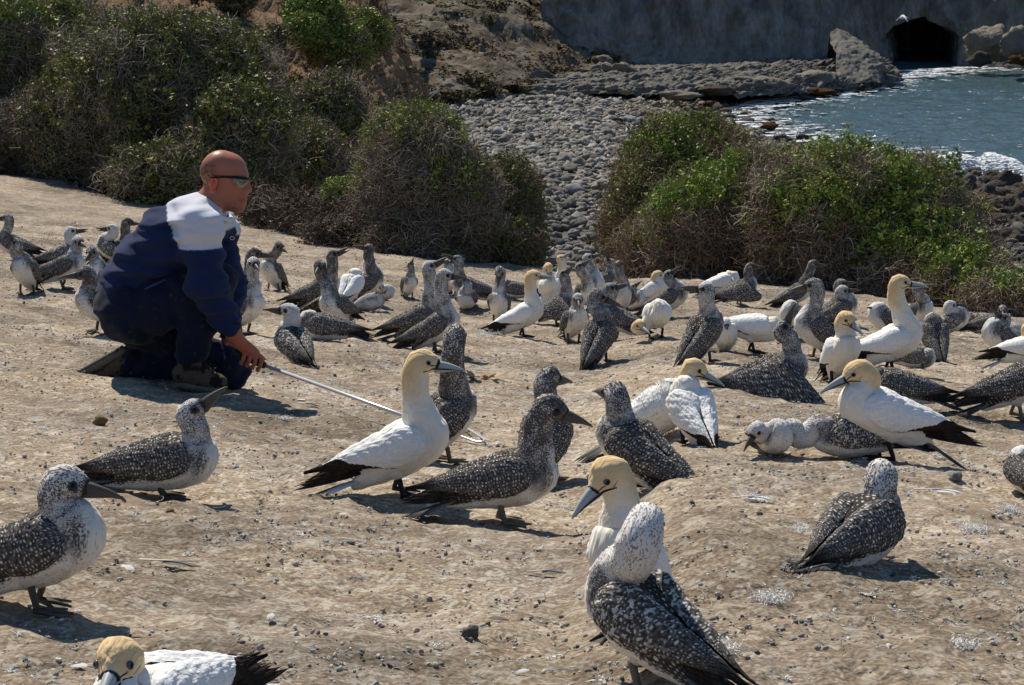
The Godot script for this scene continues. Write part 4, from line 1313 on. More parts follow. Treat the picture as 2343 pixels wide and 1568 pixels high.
# ---------------------------------------------------------------- plants
# one sprig: many small leaves on a few thin twigs, about 1 m across before scaling
func sprig_mesh(sd: int, leaves: int, twigs: int, leaf: float, curl := 0.0) -> ArrayMesh:
	var r := RandomNumberGenerator.new()
	r.seed = sd
	var b := buf()
	var tips := []
	for i in twigs:
		var d := Vector3(r.randfn(0, 0.55), r.randf_range(0.25, 1.0), r.randfn(0, 0.55)).normalized()
		var p := Vector3(r.randfn(0, 0.08), -0.25, r.randfn(0, 0.08))
		var pts := PackedVector3Array([p])
		for s in 4:
			d = (d + Vector3(r.randfn(0, 0.4), r.randfn(0, 0.3), r.randfn(0, 0.4))).normalized()
			p += d * 0.2
			pts.append(p)
			tips.append(p)
		var w := 0.011
		for s in 4:
			var t := pts[s + 1] - pts[s]
			var c := t.cross(Vector3(r.randf() - 0.5, r.randf() - 0.5, 1)).normalized() * w
			var e := t.cross(c).normalized() * w
			var k: int = b.v.size()
			b.v.append_array([pts[s] + c, pts[s] - c + e, pts[s] - c - e, pts[s + 1]])
			for q in 4: b.c.append(Color(1, 1, 1, 1))
			b.i.append_array([k, k + 1, k + 3, k + 1, k + 2, k + 3, k + 2, k, k + 3])
			w *= 0.75
	for i in leaves:
		var p: Vector3 = tips[r.randi() % tips.size()] + Vector3(r.randfn(0, 0.05), r.randfn(0, 0.05), r.randfn(0, 0.05))
		var d := Vector3(r.randfn(0, 1), r.randfn(0.35, 0.7), r.randfn(0, 1)).normalized()
		var s := d.cross(Vector3(r.randfn(0, 1), r.randfn(0, 1), r.randfn(0, 1))).normalized()
		var n := s.cross(d)
		var l := leaf * r.randf_range(0.6, 1.3)
		var k: int = b.v.size()
		b.v.append_array([p, p + d * l * 0.5 + s * l * 0.30 + n * l * (0.1 + curl), p + d * l + n * curl * l * 0.5, p + d * l * 0.5 - s * l * 0.30 + n * l * (0.1 + curl)])
		var g := r.randf_range(0.7, 1.35)
		for q in 4: b.c.append(Color(g, g, g * r.randf_range(0.8, 1.1), 1))
		b.i.append_array([k, k + 1, k + 2, k, k + 2, k + 3])
	return to_mesh(b, null, false)

func tangle_mesh(sd: int, n: int, wide: float) -> ArrayMesh:
	var r := RandomNumberGenerator.new()
	r.seed = sd
	var b := buf()
	for i in n:
		var p := Vector3(r.randfn(0, 0.3), r.randfn(-0.1, 0.25), r.randfn(0, 0.3))
		var d := Vector3(r.randfn(0, 1), r.randfn(0.2, 0.7), r.randfn(0, 1)).normalized()
		var bend := Vector3(r.randfn(0, 0.3), r.randfn(-0.1, 0.3), r.randfn(0, 0.3))
		var w := wide * r.randf_range(0.6, 1.5)
		var g := r.randf_range(0.6, 1.5)
		for s in 4:
			var q := p + d * 0.2
			var c := d.cross(Vector3(r.randf() - 0.5, r.randf() - 0.5, 1)).normalized() * w
			var e := d.cross(c).normalized() * w
			var k: int = b.v.size()
			b.v.append_array([p + c, p - c + e, p - c - e, q + c * 0.7, q - c * 0.7 + e * 0.7, q - c * 0.7 - e * 0.7])
			for j in 6: b.c.append(Color(g, g * 0.97, g * 0.93, 1))
			for j in 3:
				var j2 := (j + 1) % 3
				b.i.append_array([k + j, k + 3 + j, k + j2, k + j2, k + 3 + j, k + 3 + j2])
			p = q
			d = (d + bend * 0.6 + Vector3(r.randfn(0, 0.18), r.randfn(0, 0.18), r.randfn(0, 0.18))).normalized()
			w *= 0.8
	return to_mesh(b, null, false)

func veg_materials() -> void:
	M.leaf = mat(Color.WHITE, 0.55, true)
	M.leaf.backlight = Color(0.25, 0.3, 0.08)
	M.leaf.backlight_enabled = true
	M.twig = mat(Color.WHITE, 0.9, true)
	M.tuft = mat(Color.WHITE, 0.95, true)
	M.tuft_mesh = sprig_mesh(41, 60, 14, 0.30)
	M.sprig = [sprig_mesh(51, 34, 5, 0.21), sprig_mesh(52, 34, 5, 0.19), sprig_mesh(53, 26, 6, 0.23)]
	M.tangle = [tangle_mesh(61, 18, 0.018), tangle_mesh(62, 18, 0.018)]
	M.deadleaf = sprig_mesh(71, 34, 7, 0.17, 0.35)
	M.bark = mat(srgb(82, 70, 58), 0.95)
	M.ochre = mat(srgb(120, 98, 66), 0.9)
	M.bleached = mat(srgb(196, 190, 180), 0.9)

# lobes: [centre, radii]; greens: linear leaf colours, the same all over the shrub; leafy: share of shoots in leaf, the rest are bare twigs
func shrub(label: String, lobes: Array, n: int, size: float, greens: Array, twig_c: Array, top_leafy: float, low_leafy: float, group := "") -> void:
	var base := Vector3.ZERO
	for l in lobes: base += l[0]
	base /= lobes.size()
	var lo := 1e9
	for l in lobes: lo = minf(lo, l[0].y - l[1].y)
	base.y = maxf(lo, gh(base.x, base.z) if base.z > -42.0 else lo)
	var o := thing("shrub", label, "shrub", base, 0.0, group)
	var xs := [[], [], []]
	var cs := [[], [], []]
	var tx := [[], []]
	var tc := [[], []]
	var area := 0.0
	for l in lobes: area += l[1].x * l[1].y + l[1].z * l[1].y + l[1].x * l[1].z
	for l in lobes:
		var share: float = (l[1].x * l[1].y + l[1].z * l[1].y + l[1].x * l[1].z) / area
		for i in int(n * share):
			var d := Vector3(rng.randfn(0, 1), rng.randfn(0.25, 1), rng.randfn(0, 1)).normalized()
			if d.z < -0.45 and rng.randf() < 0.6: d.z = -d.z
			var lump := 1.0 + 0.24 * nz.get_noise_3dv(d * 2.4 + l[0])
			var depth := lerpf(0.72, 1.04, pow(rng.randf(), 0.45))
			var p: Vector3 = l[0] + d * l[1] * lump * depth
			var inside := false
			for m in lobes:
				if m != l and ((p - m[0]) / m[1]).length() < 0.72: inside = true
			if inside: continue
			if p.z > -42.0 and p.y < gh(p.x, p.z) - 0.05: continue
			var hgt: float = (d.y + 1.0) * 0.5
			var patch := nz.get_noise_3dv(p * 0.9 + Vector3(31, 0, 0))
			var leafy := lerpf(low_leafy, top_leafy, ss(0.58, 0.92, hgt + patch * 0.45)) + patch * 0.28
			var bs := Basis(Quaternion(Vector3.UP, (d + Vector3(rng.randfn(0, 0.3), 0.25 + rng.randfn(0, 0.3), rng.randfn(0, 0.3))).normalized())) * Basis(Vector3.UP, rng.randf() * TAU)
			var s := size * rng.randf_range(0.7, 1.35)
			var xf := Transform3D(bs.scaled(Vector3.ONE * s), p - base)
			if rng.randf() < leafy:
				var k := rng.randi() % 3
				xs[k].append(xf)
				cs[k].append(greens[rng.randi() % greens.size()] * rng.randf_range(0.75, 1.25))
			else:
				var k := rng.randi() % 2
				tx[k].append(xf)
				tc[k].append(twig_c[rng.randi() % twig_c.size()] * rng.randf_range(0.7, 1.3))
	for k in 3:
		if xs[k].size(): scatter("foliage", M.sprig[k], M.leaf, xs[k], cs[k], o)
	for k in 2:
		if tx[k].size(): scatter("twigs", M.tangle[k], M.twig, tx[k], tc[k], o)
	# woody stems and the dense dead wood inside
	var st := buf()
	for l in lobes:
		for i in 5:
			var a := rng.randf() * TAU
			var p0: Vector3 = Vector3(l[0].x + cos(a) * 0.2, maxf(base.y, l[0].y - l[1].y) - 0.05, l[0].z + sin(a) * 0.2) - base
			var p1: Vector3 = l[0] - base + Vector3(cos(a) * l[1].x * 0.5, 0.0, sin(a) * l[1].z * 0.5)
			var p2: Vector3 = l[0] - base + Vector3(cos(a) * l[1].x * 0.75, l[1].y * 0.6, sin(a) * l[1].z * 0.75)
			rod(st, PackedVector3Array([p0, p0.lerp(p1, 0.5) + Vector3(0, 0.1, 0), p1, p2]), PackedFloat32Array([0.06, 0.045, 0.03, 0.012]), 6)
	part("stem", to_mesh(st), M.bark, o)
	for l in lobes:
		var core := buf()
		var rm := rock_mesh(900 + int(absf(l[0].x * 17.0)), 2, Vector3.ONE, 0.3, 1.4)
		var a := rm.surface_get_arrays(0)
		for v in a[Mesh.ARRAY_VERTEX]: core.v.append(v * l[1] * 0.70 + l[0] - base)
		core.i = a[Mesh.ARRAY_INDEX]
		part("dead_wood", to_mesh(core), M.deadcore, o)

func lobe(px: float, py: float, d: float, rx: float, ry: float, rz: float) -> Array:   # radii in pixels of the view at that distance
	var k := d / FOCAL
	return [at(px, py, d), Vector3(rx * k, ry * k, rz * k)]

func build_shrubs() -> void:
	var dt := noise_tex(256, 0.03, 0.12, grad([[0.0, srgb(78, 66, 54)], [1.0, srgb(122, 108, 92)]]), grad([[0.0, srgb(66, 56, 46)], [1.0, srgb(136, 122, 104)]]), 0.6, 210)
	M.deadcore = land_mat(dt, 1.6, T.stone_n, 1.5)
	var fresh := [Color(0.19, 0.26, 0.05), Color(0.25, 0.32, 0.055), Color(0.15, 0.22, 0.04), Color(0.29, 0.33, 0.08)]
	var olive := [Color(0.20, 0.22, 0.06), Color(0.16, 0.18, 0.055), Color(0.27, 0.27, 0.075), Color(0.25, 0.21, 0.09)]
	var drab := [Color(0.15, 0.15, 0.07), Color(0.11, 0.12, 0.05), Color(0.20, 0.175, 0.095)]
	var greyt := [Color(0.31, 0.255, 0.195), Color(0.24, 0.19, 0.14), Color(0.40, 0.345, 0.285)]
	var rust := [Color(0.26, 0.18, 0.115), Color(0.21, 0.145, 0.09), Color(0.32, 0.25, 0.18)]
	# wide shrub at the seaward edge of the colony
	shrub("broad low shrub with fresh green top and grey tangled twigs above the sea", [
		lobe(1740, 560, 25.6, 280, 205, 190), lobe(1980, 560, 24.6, 270, 218, 180), lobe(2110, 630, 24.0, 170, 150, 160), lobe(1560, 610, 26, 150, 130, 150), lobe(2190, 672, 23.4, 140, 118, 140), lobe(2285, 712, 22.5, 105, 78, 110), lobe(1850, 470, 25.2, 200, 130, 150)], 6800, 0.20, fresh, greyt + rust, 0.95, 0.04)
	shrub("round green shrub rising behind the broad low one", [
		lobe(1560, 420, 28.5, 150, 150, 150), lobe(1470, 520, 28, 90, 140, 120), lobe(1640, 360, 28.8, 70, 75, 90)], 2600, 0.20, fresh + olive, rust, 0.9, 0.30)
	shrub("tall dome of grey twigs with yellow-green crown at the head of the path", [
		lobe(960, 440, 27.6, 130, 190, 140), lobe(920, 340, 27.8, 85, 95, 90), lobe(1060, 480, 27.4, 80, 130, 100), lobe(940, 560, 27.2, 100, 70, 90)], 2900, 0.19, olive + fresh, greyt, 0.75, 0.16)
	shrub("soft olive shrub leaning on the tall grey dome", [
		lobe(1160, 480, 28.4, 80, 115, 100), lobe(1190, 560, 27.8, 55, 60, 80)], 1100, 0.18, olive + [Color(0.13, 0.15, 0.06)], greyt, 0.85, 0.65)
	shrub("largest dark shrub on the slope behind the kneeling man", [
		lobe(400, 240, 34.5, 260, 200, 230), lobe(550, 335, 33, 125, 140, 140), lobe(300, 130, 36, 180, 100, 150), lobe(180, 300, 35, 130, 130, 140), lobe(440, 400, 32.5, 190, 80, 120)], 6200, 0.26, drab + olive, greyt, 0.95, 0.62)
	shrub("tall olive shrub beside the largest dark one", [
		lobe(760, 305, 39, 84, 130, 110), lobe(700, 380, 37, 90, 90, 100)], 1700, 0.25, drab + olive, greyt, 0.85, 0.6)
	shrub("bright green shrub climbing out of view up the slope", [
		lobe(40, 130, 37, 100, 130, 120), lobe(-60, 220, 37, 110, 160, 120), lobe(150, 60, 38, 90, 60, 90)], 2200, 0.25, fresh + olive, greyt, 0.9, 0.5)
	shrub("low grey-green shrub at the foot of the bright green one", [
		lobe(60, 300, 35.5, 110, 70, 100), lobe(-40, 330, 35.5, 90, 70, 100)], 1100, 0.22, drab, greyt, 0.7, 0.4)
	# on the hillside
	shrub("vivid green bush highest on the dry hillside", [lobe(720, 30, 62, 60, 45, 60), lobe(700, 70, 61, 40, 30, 40)], 600, 0.42, fresh, rust, 1.0, 0.9)
	shrub("rounded green bush below the vivid one on the hillside", [lobe(770, 105, 62, 70, 55, 70), lobe(830, 80, 64, 55, 50, 60)], 800, 0.42, fresh + olive, rust, 1.0, 0.85)
	shrub("small bright bush at the edge of the crumbling bluff", [lobe(860, 85, 68, 26, 34, 40)], 220, 0.38, fresh, rust, 1.0, 0.9)
	shrub("dark bush at the top of the dry hillside", [lobe(535, -5, 66, 40, 30, 40)], 240, 0.42, drab, rust, 0.9, 0.8)
	shrub("lone dark tuft on the dry grass slope", [lobe(635, 90, 60, 14, 22, 20)], 90, 0.34, drab, rust, 0.9, 0.8)
	shrub("little fresh green shrub among the dead plants", [lobe(785, 450, 29.5, 45, 35, 45)], 380, 0.15, fresh, greyt, 1.0, 0.8)
	# dead brown weeds at the edge of the bare ground
	var dead := [Color(0.085, 0.06, 0.042), Color(0.12, 0.088, 0.065), Color(0.16, 0.13, 0.10), Color(0.06, 0.042, 0.03)]
	var k := 0
	for d in [[210, 400, 34.0, 60, 50], [270, 420, 33.2, 60, 40], [330, 430, 32.4, 45, 36], [150, 380, 35.0, 50, 40], [400, 400, 32.6, 60, 40], [600, 455, 29.5, 60, 45], [660, 480, 29.0, 60, 42], [720, 500, 28.6, 55, 42], [780, 510, 28.2, 60, 44], [840, 540, 27.8, 46, 40], [910, 560, 27.0, 60, 36], [680, 440, 30.2, 60, 36], [580, 420, 30.4, 40, 36], [2200, 770, 17.4, 40, 12], [740, 540, 27.4, 40, 26]]:
		var p := at(d[0], d[1], d[2])
		var kk: float = d[2] / FOCAL
		var foot_p := Vector3(p.x, gh(p.x, p.z), p.z)
		var o := thing("dead_weed", ["dry brown weed clump on the bare ground under the largest dark shrub", "dry brown weed clump in the bank behind the man", "scrap of dry brown twigs on the ground near the spotted preening bird"][0 if k < 5 else (2 if k == 13 else 1)], "dead plant", foot_p, 0.0, ["dead weeds under the largest shrub", "dead weeds in the bank", ""][0 if k < 5 else (2 if k == 13 else 1)])
		var xs := []
		var cs := []
		var tx := []
		var tc := []
		for i in 70:
			var q := Vector3(rng.randfn(0, 0.55) * d[3] * kk, rng.randf() * 2.0 * d[4] * kk, rng.randfn(0, 0.5) * d[3] * kk)
			q.y += maxf(0.0, 0.0)
			var xf := Transform3D(Basis.from_euler(Vector3(rng.randfn(0, 0.4), rng.randf() * TAU, rng.randfn(0, 0.4))).scaled(Vector3.ONE * rng.randf_range(0.16, 0.30) * (0.5 if k == 13 else 1.0)), q)
			if rng.randf() < 0.7:
				xs.append(xf); cs.append(dead[rng.randi() % 4] * rng.randf_range(0.7, 1.4))
			else:
				tx.append(xf); tc.append(greyt[rng.randi() % 3] * 0.7)
		scatter("dry_leaves", M.deadleaf, M.twig, xs, cs, o)
		scatter("stalks", M.tangle[k % 2], M.twig, tx, tc, o)
		k += 1
	# driftwood at the head of the beach
	var dw := thing("driftwood", "bleached driftwood heap at the head of the cobble beach", "driftwood", at(962, 222, 90), 0.0)
	for i in 16:
		var a := rng.randf_range(-0.9, 0.9)
		var b := buf()
		var l := rng.randf_range(0.3, 0.75)
		var p0 := Vector3(rng.randf_range(-0.5, 0.4), rng.randf_range(-0.1, 0.1), rng.randf_range(-0.3, 0.3))
		var dir := Vector3(sin(a), cos(a) * 0.75, rng.randf_range(-0.4, 0.4))
		rod(b, PackedVector3Array([p0, p0 + dir * l * 0.5 + Vector3(0.03, 0, 0), p0 + dir * l]), PackedFloat32Array([0.045, 0.035, 0.015]), 6)
		part("branch", to_mesh(b), M.bleached, dw)

# ---------------------------------------------------------------- the kneeling person
class Blob:
	var a := PackedVector3Array()
	var ba := PackedVector3Array()
	var inv := PackedFloat32Array()
	var ra := PackedFloat32Array()
	var rb := PackedFloat32Array()
	var zs := PackedFloat32Array()
	var k := 0.03
	var fold := 0.0
	var noise: FastNoiseLite
	var stretch := Vector3.ONE
	var floor_y := -1e9
	func cap(p: Vector3, q: Vector3, r0: float, r1: float, z := 1.0) -> void:
		a.append(p)
		var d := q - p
		d.z *= z
		ba.append(d)
		inv.append(1.0 / maxf(1e-6, d.length_squared()))
		ra.append(r0); rb.append(r1); zs.append(z)
	func d(p: Vector3) -> float:
		var best := 10.0
		for i in a.size():
			var q := p - a[i]
			q.z *= zs[i]
			var h := clampf(q.dot(ba[i]) * inv[i], 0.0, 1.0)
			var e := (q - ba[i] * h).length() - lerpf(ra[i], rb[i], h)
			var m := maxf(k - absf(best - e), 0.0) / k
			best = minf(best, e) - m * m * k * 0.25
		if fold > 0.0 and absf(best) < 0.05:
			best -= fold * noise.get_noise_3dv(p * stretch)
		return maxf(best, floor_y - p.y)

func nets(b: Dictionary, s: Blob, lo: Vector3, hi: Vector3, cell: float, paint: Callable) -> void:
	var n := Vector3i(((hi - lo) / cell).ceil()) + Vector3i.ONE
	n = Vector3i(((n.x + 3) / 4) * 4 + 1, ((n.y + 3) / 4) * 4 + 1, ((n.z + 3) / 4) * 4 + 1)
	var sx := 1
	var sy := n.x
	var sz := n.x * n.y
	var val := PackedFloat32Array()
	val.resize(n.x * n.y * n.z)
	val.fill(9.0)
	var done := PackedByteArray()
	done.resize(val.size())
	var act := []
	for bz in (n.z - 1) / 4:
		for by in (n.y - 1) / 4:
			for bx in (n.x - 1) / 4:
				var o := lo + Vector3(bx * 4 + 2, by * 4 + 2, bz * 4 + 2) * cell
				var d := s.d(o)
				var i0 := bx * 4 + by * 4 * sy + bz * 4 * sz
				if absf(d) < cell * 4.6 + 0.012:
					act.append(Vector3i(bx * 4, by * 4, bz * 4))
					for z in 5:
						for y in 5:
							for x in 5:
								var i := i0 + x + y * sy + z * sz
								if done[i] != 1:
									done[i] = 1
									val[i] = s.d(lo + Vector3(bx * 4 + x, by * 4 + y, bz * 4 + z) * cell)
				elif d < 0.0:
					for z in 5:
						for y in 5:
							for x in 5:
								var i := i0 + x + y * sy + z * sz
								if done[i] != 1: val[i] = -9.0
	var vid := PackedInt32Array()
	vid.resize(val.size())
	vid.fill(-1)
	var corner := [0, sx, sy, sx + sy, sz, sx + sz, sy + sz, sx + sy + sz]
	var edges := [[0, 1], [2, 3], [4, 5], [6, 7], [0, 2], [1, 3], [4, 6], [5, 7], [0, 4], [1, 5], [2, 6], [3, 7]]
	for c in act:
		for z in 4:
			for y in 4:
				for x in 4:
					var i: int = (c.x + x) + (c.y + y) * sy + (c.z + z) * sz
					var neg := 0
					for q in corner:
						if val[i + q] < 0.0: neg += 1
					if neg == 0 or neg == 8: continue
					var acc := Vector3.ZERO
					var m := 0
					for e in edges:
						var v0 := val[i + corner[e[0]]]
						var v1 := val[i + corner[e[1]]]
						if (v0 < 0.0) == (v1 < 0.0): continue
						var t := v0 / (v0 - v1)
						var e0: int = e[0]
						var e1: int = e[1]
						var p0 := Vector3(e0 & 1, (e0 >> 1) & 1, e0 >> 2)
						var p1 := Vector3(e1 & 1, (e1 >> 1) & 1, e1 >> 2)
						acc += p0.lerp(p1, t)
						m += 1
					var p := lo + (Vector3(c.x + x, c.y + y, c.z + z) + acc / m) * cell
					vid[i] = b.v.size()
					b.v.append(p)
					b.c.append(paint.call(p))
	for c in act:
		for z in 4:
			for y in 4:
				for x in 4:
					var i: int = (c.x + x) + (c.y + y) * sy + (c.z + z) * sz
					if vid[i] < 0: continue
					var inside := val[i] < 0.0
					if inside != (val[i + sx] < 0.0): quad(b, vid, i, i - sy, i - sz - sy, i - sz, inside)
					if inside != (val[i + sy] < 0.0): quad(b, vid, i, i - sz, i - sz - sx, i - sx, inside)
					if inside != (val[i + sz] < 0.0): quad(b, vid, i, i - sx, i - sx - sy, i - sy, inside)

func quad(b: Dictionary, vid: PackedInt32Array, p: int, q: int, r: int, s: int, flip: bool) -> void:
	if q < 0 or r < 0 or s < 0: return
	var a := vid[p]
	var c := vid[q]
	var d := vid[r]
	var e := vid[s]
	if a < 0 or c < 0 or d < 0 or e < 0: return
	if flip: b.i.append_array([a, c, d, a, d, e])
	else: b.i.append_array([a, d, c, a, e, d])

var man := Vector3.ZERO
func J(px: float, py: float, zo: float) -> Vector3:   # a point of the figure: pixel, and how far towards the viewer from its middle
	var r := ray(px, py)
	var t := (man.z + zo) / r.z
	return CAM + r * t - man

func build_person() -> void:
	man = hit(455, 886)
	var o := thing("person", "bald man in navy and white sweatshirt and sunglasses kneeling with a pole", "person", man)
	var ridged := FastNoiseLite.new()
	ridged.seed = 8; ridged.frequency = 6.5; ridged.fractal_octaves = 2
	# --- body (skin): continuous under the clothes
	var B := Blob.new()
	B.k = 0.03
	B.cap(J(292, 672, 0), J(325, 615, 0), 0.122, 0.105, 0.85)
	B.cap(J(325, 615, 0), J(402, 548, 0), 0.105, 0.115, 0.8)
	B.cap(J(400, 545, 0), J(462, 492, 0), 0.12, 0.08, 0.75)
	B.cap(J(462, 495, 0), J(490, 445, 0), 0.066, 0.058)
	for s in [1.0, -1.0]:
		var sh := J(462, 520, 0.16) if s > 0 else J(500, 515, -0.16)
		var el := J(478, 655, 0.20) if s > 0 else J(522, 655, -0.19)
		var wr := J(546, 782, 0.165) if s > 0 else J(520, 772, -0.14)
		B.cap(J(450, 505, 0.05 * s), sh, 0.06, 0.055)
		B.cap(sh, el, 0.05, 0.042)
		B.cap(el, wr, 0.044, 0.029)
		B.cap(J(300, 690, 0.1 * s), J(490, 645, 0.13) if s > 0 else J(530, 850, -0.10), 0.075, 0.055)
	B.cap(J(490, 645, 0.13), J(442, 815, 0.12), 0.05, 0.035)
	B.cap(J(530, 850, -0.10), J(300, 848, -0.10), 0.048, 0.035)
	var skin := lin(164, 112, 92)
	var sb := buf()
	var flat := func(_p: Vector3) -> Color: return skin
	var hc := J(508, 400, 0)
	nets(sb, B, Vector3(-0.55, -0.02, -0.36), Vector3(0.30, hc.y - 0.09, 0.36), 0.014, flat)
	# head
	var HB := Blob.new()
	HB.k = 0.022
	var w := 0.97
	HB.cap(J(497, 392, 0), J(521, 391, 0), 0.074 * w, 0.074 * w, 1.02)
	HB.cap(J(505, 378, 0), J(525, 385, 0), 0.062 * w, 0.058 * w, 0.95)
	HB.cap(J(528, 400, 0), J(528, 455, 0), 0.062, 0.046, 0.98)
	HB.cap(J(505, 440, 0), J(540, 466, 0), 0.052, 0.034, 0.95)
	HB.cap(J(538, 468, 0), J(544, 474, 0), 0.022, 0.020, 0.7)
	HB.cap(J(557, 401, -0.03), J(557, 401, 0.03), 0.014, 0.014)
	HB.cap(J(558, 408, 0), J(568, 433, 0), 0.011, 0.0145)
	HB.cap(J(560, 437, -0.012), J(560, 437, 0.012), 0.0095, 0.0095)
	HB.cap(J(556, 452, -0.016), J(556, 452, 0.016), 0.010, 0.010)
	HB.cap(J(554, 461, -0.014), J(554, 461, 0.014), 0.010, 0.010)
	HB.cap(J(478, 470, 0), J(494, 440, 0), 0.062, 0.056)
	HB.cap(J(470, 492, 0), J(478, 470, 0), 0.070, 0.062)
	var EB := Blob.new()
	EB.k = 0.008
	var lipc := J(556, 456, 0)
	var brow := J(556, 402, 0)
	var jaw := J(535, 470, 0)
	var earc := J(487, 422, 0.075)
	var scalp := J(490, 408, 0)
	var paint := func(p: Vector3) -> Color:
		var c := skin
		var n := nz.get_noise_3dv(p * 60.0)
		c = c.lerp(lin(178, 108, 88), clampf(0.35 + n, 0.0, 0.6))
		# clipped hair on the sides and back, beard shadow on the jaw
		var clipped := ss(0.035, -0.025, p.x - scalp.x - 0.012) * ss(-0.03, 0.02, p.y - scalp.y + 0.03) * ss(0.085, 0.05, p.y - scalp.y)
		var grain := nz.get_noise_3dv(p * 230.0)
		c = c.lerp(lin(84, 62, 52), clampf(clipped * (0.62 + n + grain * 1.3), 0.0, 0.9))
		var beard := ss(0.050, 0.02, p.distance_to(jaw) - 0.012) * ss(0.02, -0.01, p.y - lipc.y - 0.006)
		c = c.lerp(lin(92, 62, 50), clampf(beard * (0.55 + n * 0.8 + grain * 1.2), 0.0, 0.85))
		if absf(p.y - lipc.y) < 0.008 and p.x > lipc.x - 0.012: c = c.lerp(lin(160, 82, 74), 0.7)
		return c
	nets(sb, HB, J(440, 502, -0.11) - Vector3(0.01, 0, 0), J(585, 330, 0.11), 0.0042, paint)
	for s in [1.0, -1.0]:
		EB = Blob.new()
		EB.k = 0.006
		var zo = 0.068 * s
		for q in [[484, 440, 480, 418], [480, 418, 486, 406], [486, 406, 495, 410], [495, 410, 493, 424], [484, 440, 490, 438]]:
			EB.cap(J(q[0], q[1], zo + 0.006 * s), J(q[2], q[3], zo + 0.006 * s), 0.0052, 0.0052)
		EB.cap(J(486, 414, zo - 0.006 * s), J(488, 432, zo - 0.006 * s), 0.011, 0.010)
		var ec := J(487, 422, zo)
		nets(sb, EB, ec - Vector3(0.03, 0.045, 0.025), ec + Vector3(0.03, 0.045, 0.025), 0.003, func(_p: Vector3) -> Color: return lin(198, 104, 84))
	# hands
	var hp := func(_p: Vector3) -> Color: return lin(176, 104, 78)
	var ax0 := J(548, 812, 0.15)
	var ax1 := J(604, 836, 0.13)
	var ax := (ax1 - ax0).normalized()
	var nearv := Vector3(0, 0.25, 1).normalized()
	nearv = (nearv - ax * nearv.dot(ax)).normalized()
	var upv := nearv.cross(ax).normalized()
	if upv.y < 0: upv = -upv
	var HD := Blob.new()
	HD.k = 0.005
	var wrist := J(546, 782, 0.165)
	HD.cap(J(530, 758, 0.17), wrist, 0.036, 0.028, 0.9)
	var mid := ax0.lerp(ax1, 0.42) + upv * 0.026 + nearv * 0.012
	HD.cap(wrist, mid, 0.028, 0.027)
	for i in 4:
		var q := ax0.lerp(ax1, 0.10 + 0.225 * i)
		var kn := q + upv * (0.030 - 0.004 * absf(i - 1.5)) + nearv * 0.020
		HD.cap(wrist.lerp(kn, 0.35), kn, 0.016, 0.0098)
		var f1 := q + nearv * 0.033 - upv * 0.006 + ax * 0.004
		var f2 := q + nearv * 0.014 - upv * 0.029 + ax * 0.006
		var f3 := q - nearv * 0.012 - upv * 0.024 + ax * 0.006
		HD.cap(kn, f1, 0.0092, 0.0084)
		HD.cap(f1, f2, 0.0082, 0.0076)
		HD.cap(f2, f3, 0.0076, 0.007)
	var th0 := ax0.lerp(ax1, 0.25) + upv * 0.028 - nearv * 0.012
	var th1 := ax0.lerp(ax1, 0.55) + upv * 0.030 - nearv * 0.008
	var th2 := ax0.lerp(ax1, 0.88) + upv * 0.022 + nearv * 0.002
	HD.cap(wrist, th0, 0.018, 0.014); HD.cap(th0, th1, 0.0125, 0.011); HD.cap(th1, th2, 0.0105, 0.0085)
	nets(sb, HD, J(520, 850, 0.05) - Vector3(0.01, 0.02, 0.05), J(612, 752, 0.25), 0.0034, hp)
	var HF := Blob.new()
	HF.k = 0.008
	var w2 := J(520, 772, -0.14)
	HF.cap(w2, J(520, 800, -0.13), 0.026, 0.030, 1.2)
	for i in 4:
		var z := -0.155 + 0.018 * i
		HF.cap(J(519, 798, z), J(526 + i, 824, z), 0.0105, 0.0098)
		HF.cap(J(526 + i, 824, z), J(528 + i, 842 - 2 * absi(i - 1), z), 0.0096, 0.008)
	HF.cap(J(514, 790, -0.10), J(512, 815, -0.085), 0.013, 0.011)
	HF.cap(J(512, 815, -0.085), J(516, 832, -0.085), 0.011, 0.009)
	nets(sb, HF, J(500, 855, -0.2), J(545, 765, -0.06), 0.0036, hp)
	var sm := mat(Color.WHITE, 0.42, true)
	sm.subsurf_scatter_enabled = true
	sm.subsurf_scatter_strength = 0.06
	part("body", to_mesh(sb), sm, o)
	# --- sweatshirt
	var S := Blob.new()
	S.k = 0.045
	S.fold = 0.022
	S.noise = ridged
	S.stretch = Vector3(0.8, 2.2, 0.5)
	S.cap(J(296, 655, 0), J(328, 608, 0), 0.130, 0.128, 0.76)
	S.cap(J(332, 610, 0), J(402, 548, 0), 0.128, 0.142, 0.74)
	S.cap(J(402, 546, 0), J(455, 500, 0), 0.144, 0.106, 0.72)
	S.cap(J(440, 500, 0.06), J(458, 524, 0.165), 0.085, 0.080)
	S.cap(J(458, 524, 0.165), J(474, 655, 0.20), 0.084, 0.080)
	S.cap(J(474, 655, 0.20), J(524, 745, 0.175), 0.082, 0.052)
	S.cap(J(470, 500, -0.06), J(500, 520, -0.165), 0.085, 0.078)
	S.cap(J(500, 520, -0.165), J(520, 650, -0.19), 0.078, 0.072)
	S.cap(J(520, 650, -0.19), J(520, 752, -0.145), 0.072, 0.048)
	var tb := buf()
	var navy := lin(30, 44, 78)
	var pale := lin(206, 208, 218)
	var b0 := J(398, 492, 0)
	var slv := J(470, 567, 0.2).y
	var chest := J(530, 528, 0.0)
	var yoke := func(p: Vector3) -> Color:
		var top := (p.x - b0.x) * 0.90 + (p.y - b0.y) * 0.43
		var white := ss(-0.0015, 0.0015, top) * ss(-0.0015, 0.0015, p.y - slv)
		if p.z < 0.09 and p.z > -0.12 and p.x > 0.02: white *= ss(-0.003, 0.003, p.y - chest.y)
		return navy.lerp(pale, white)
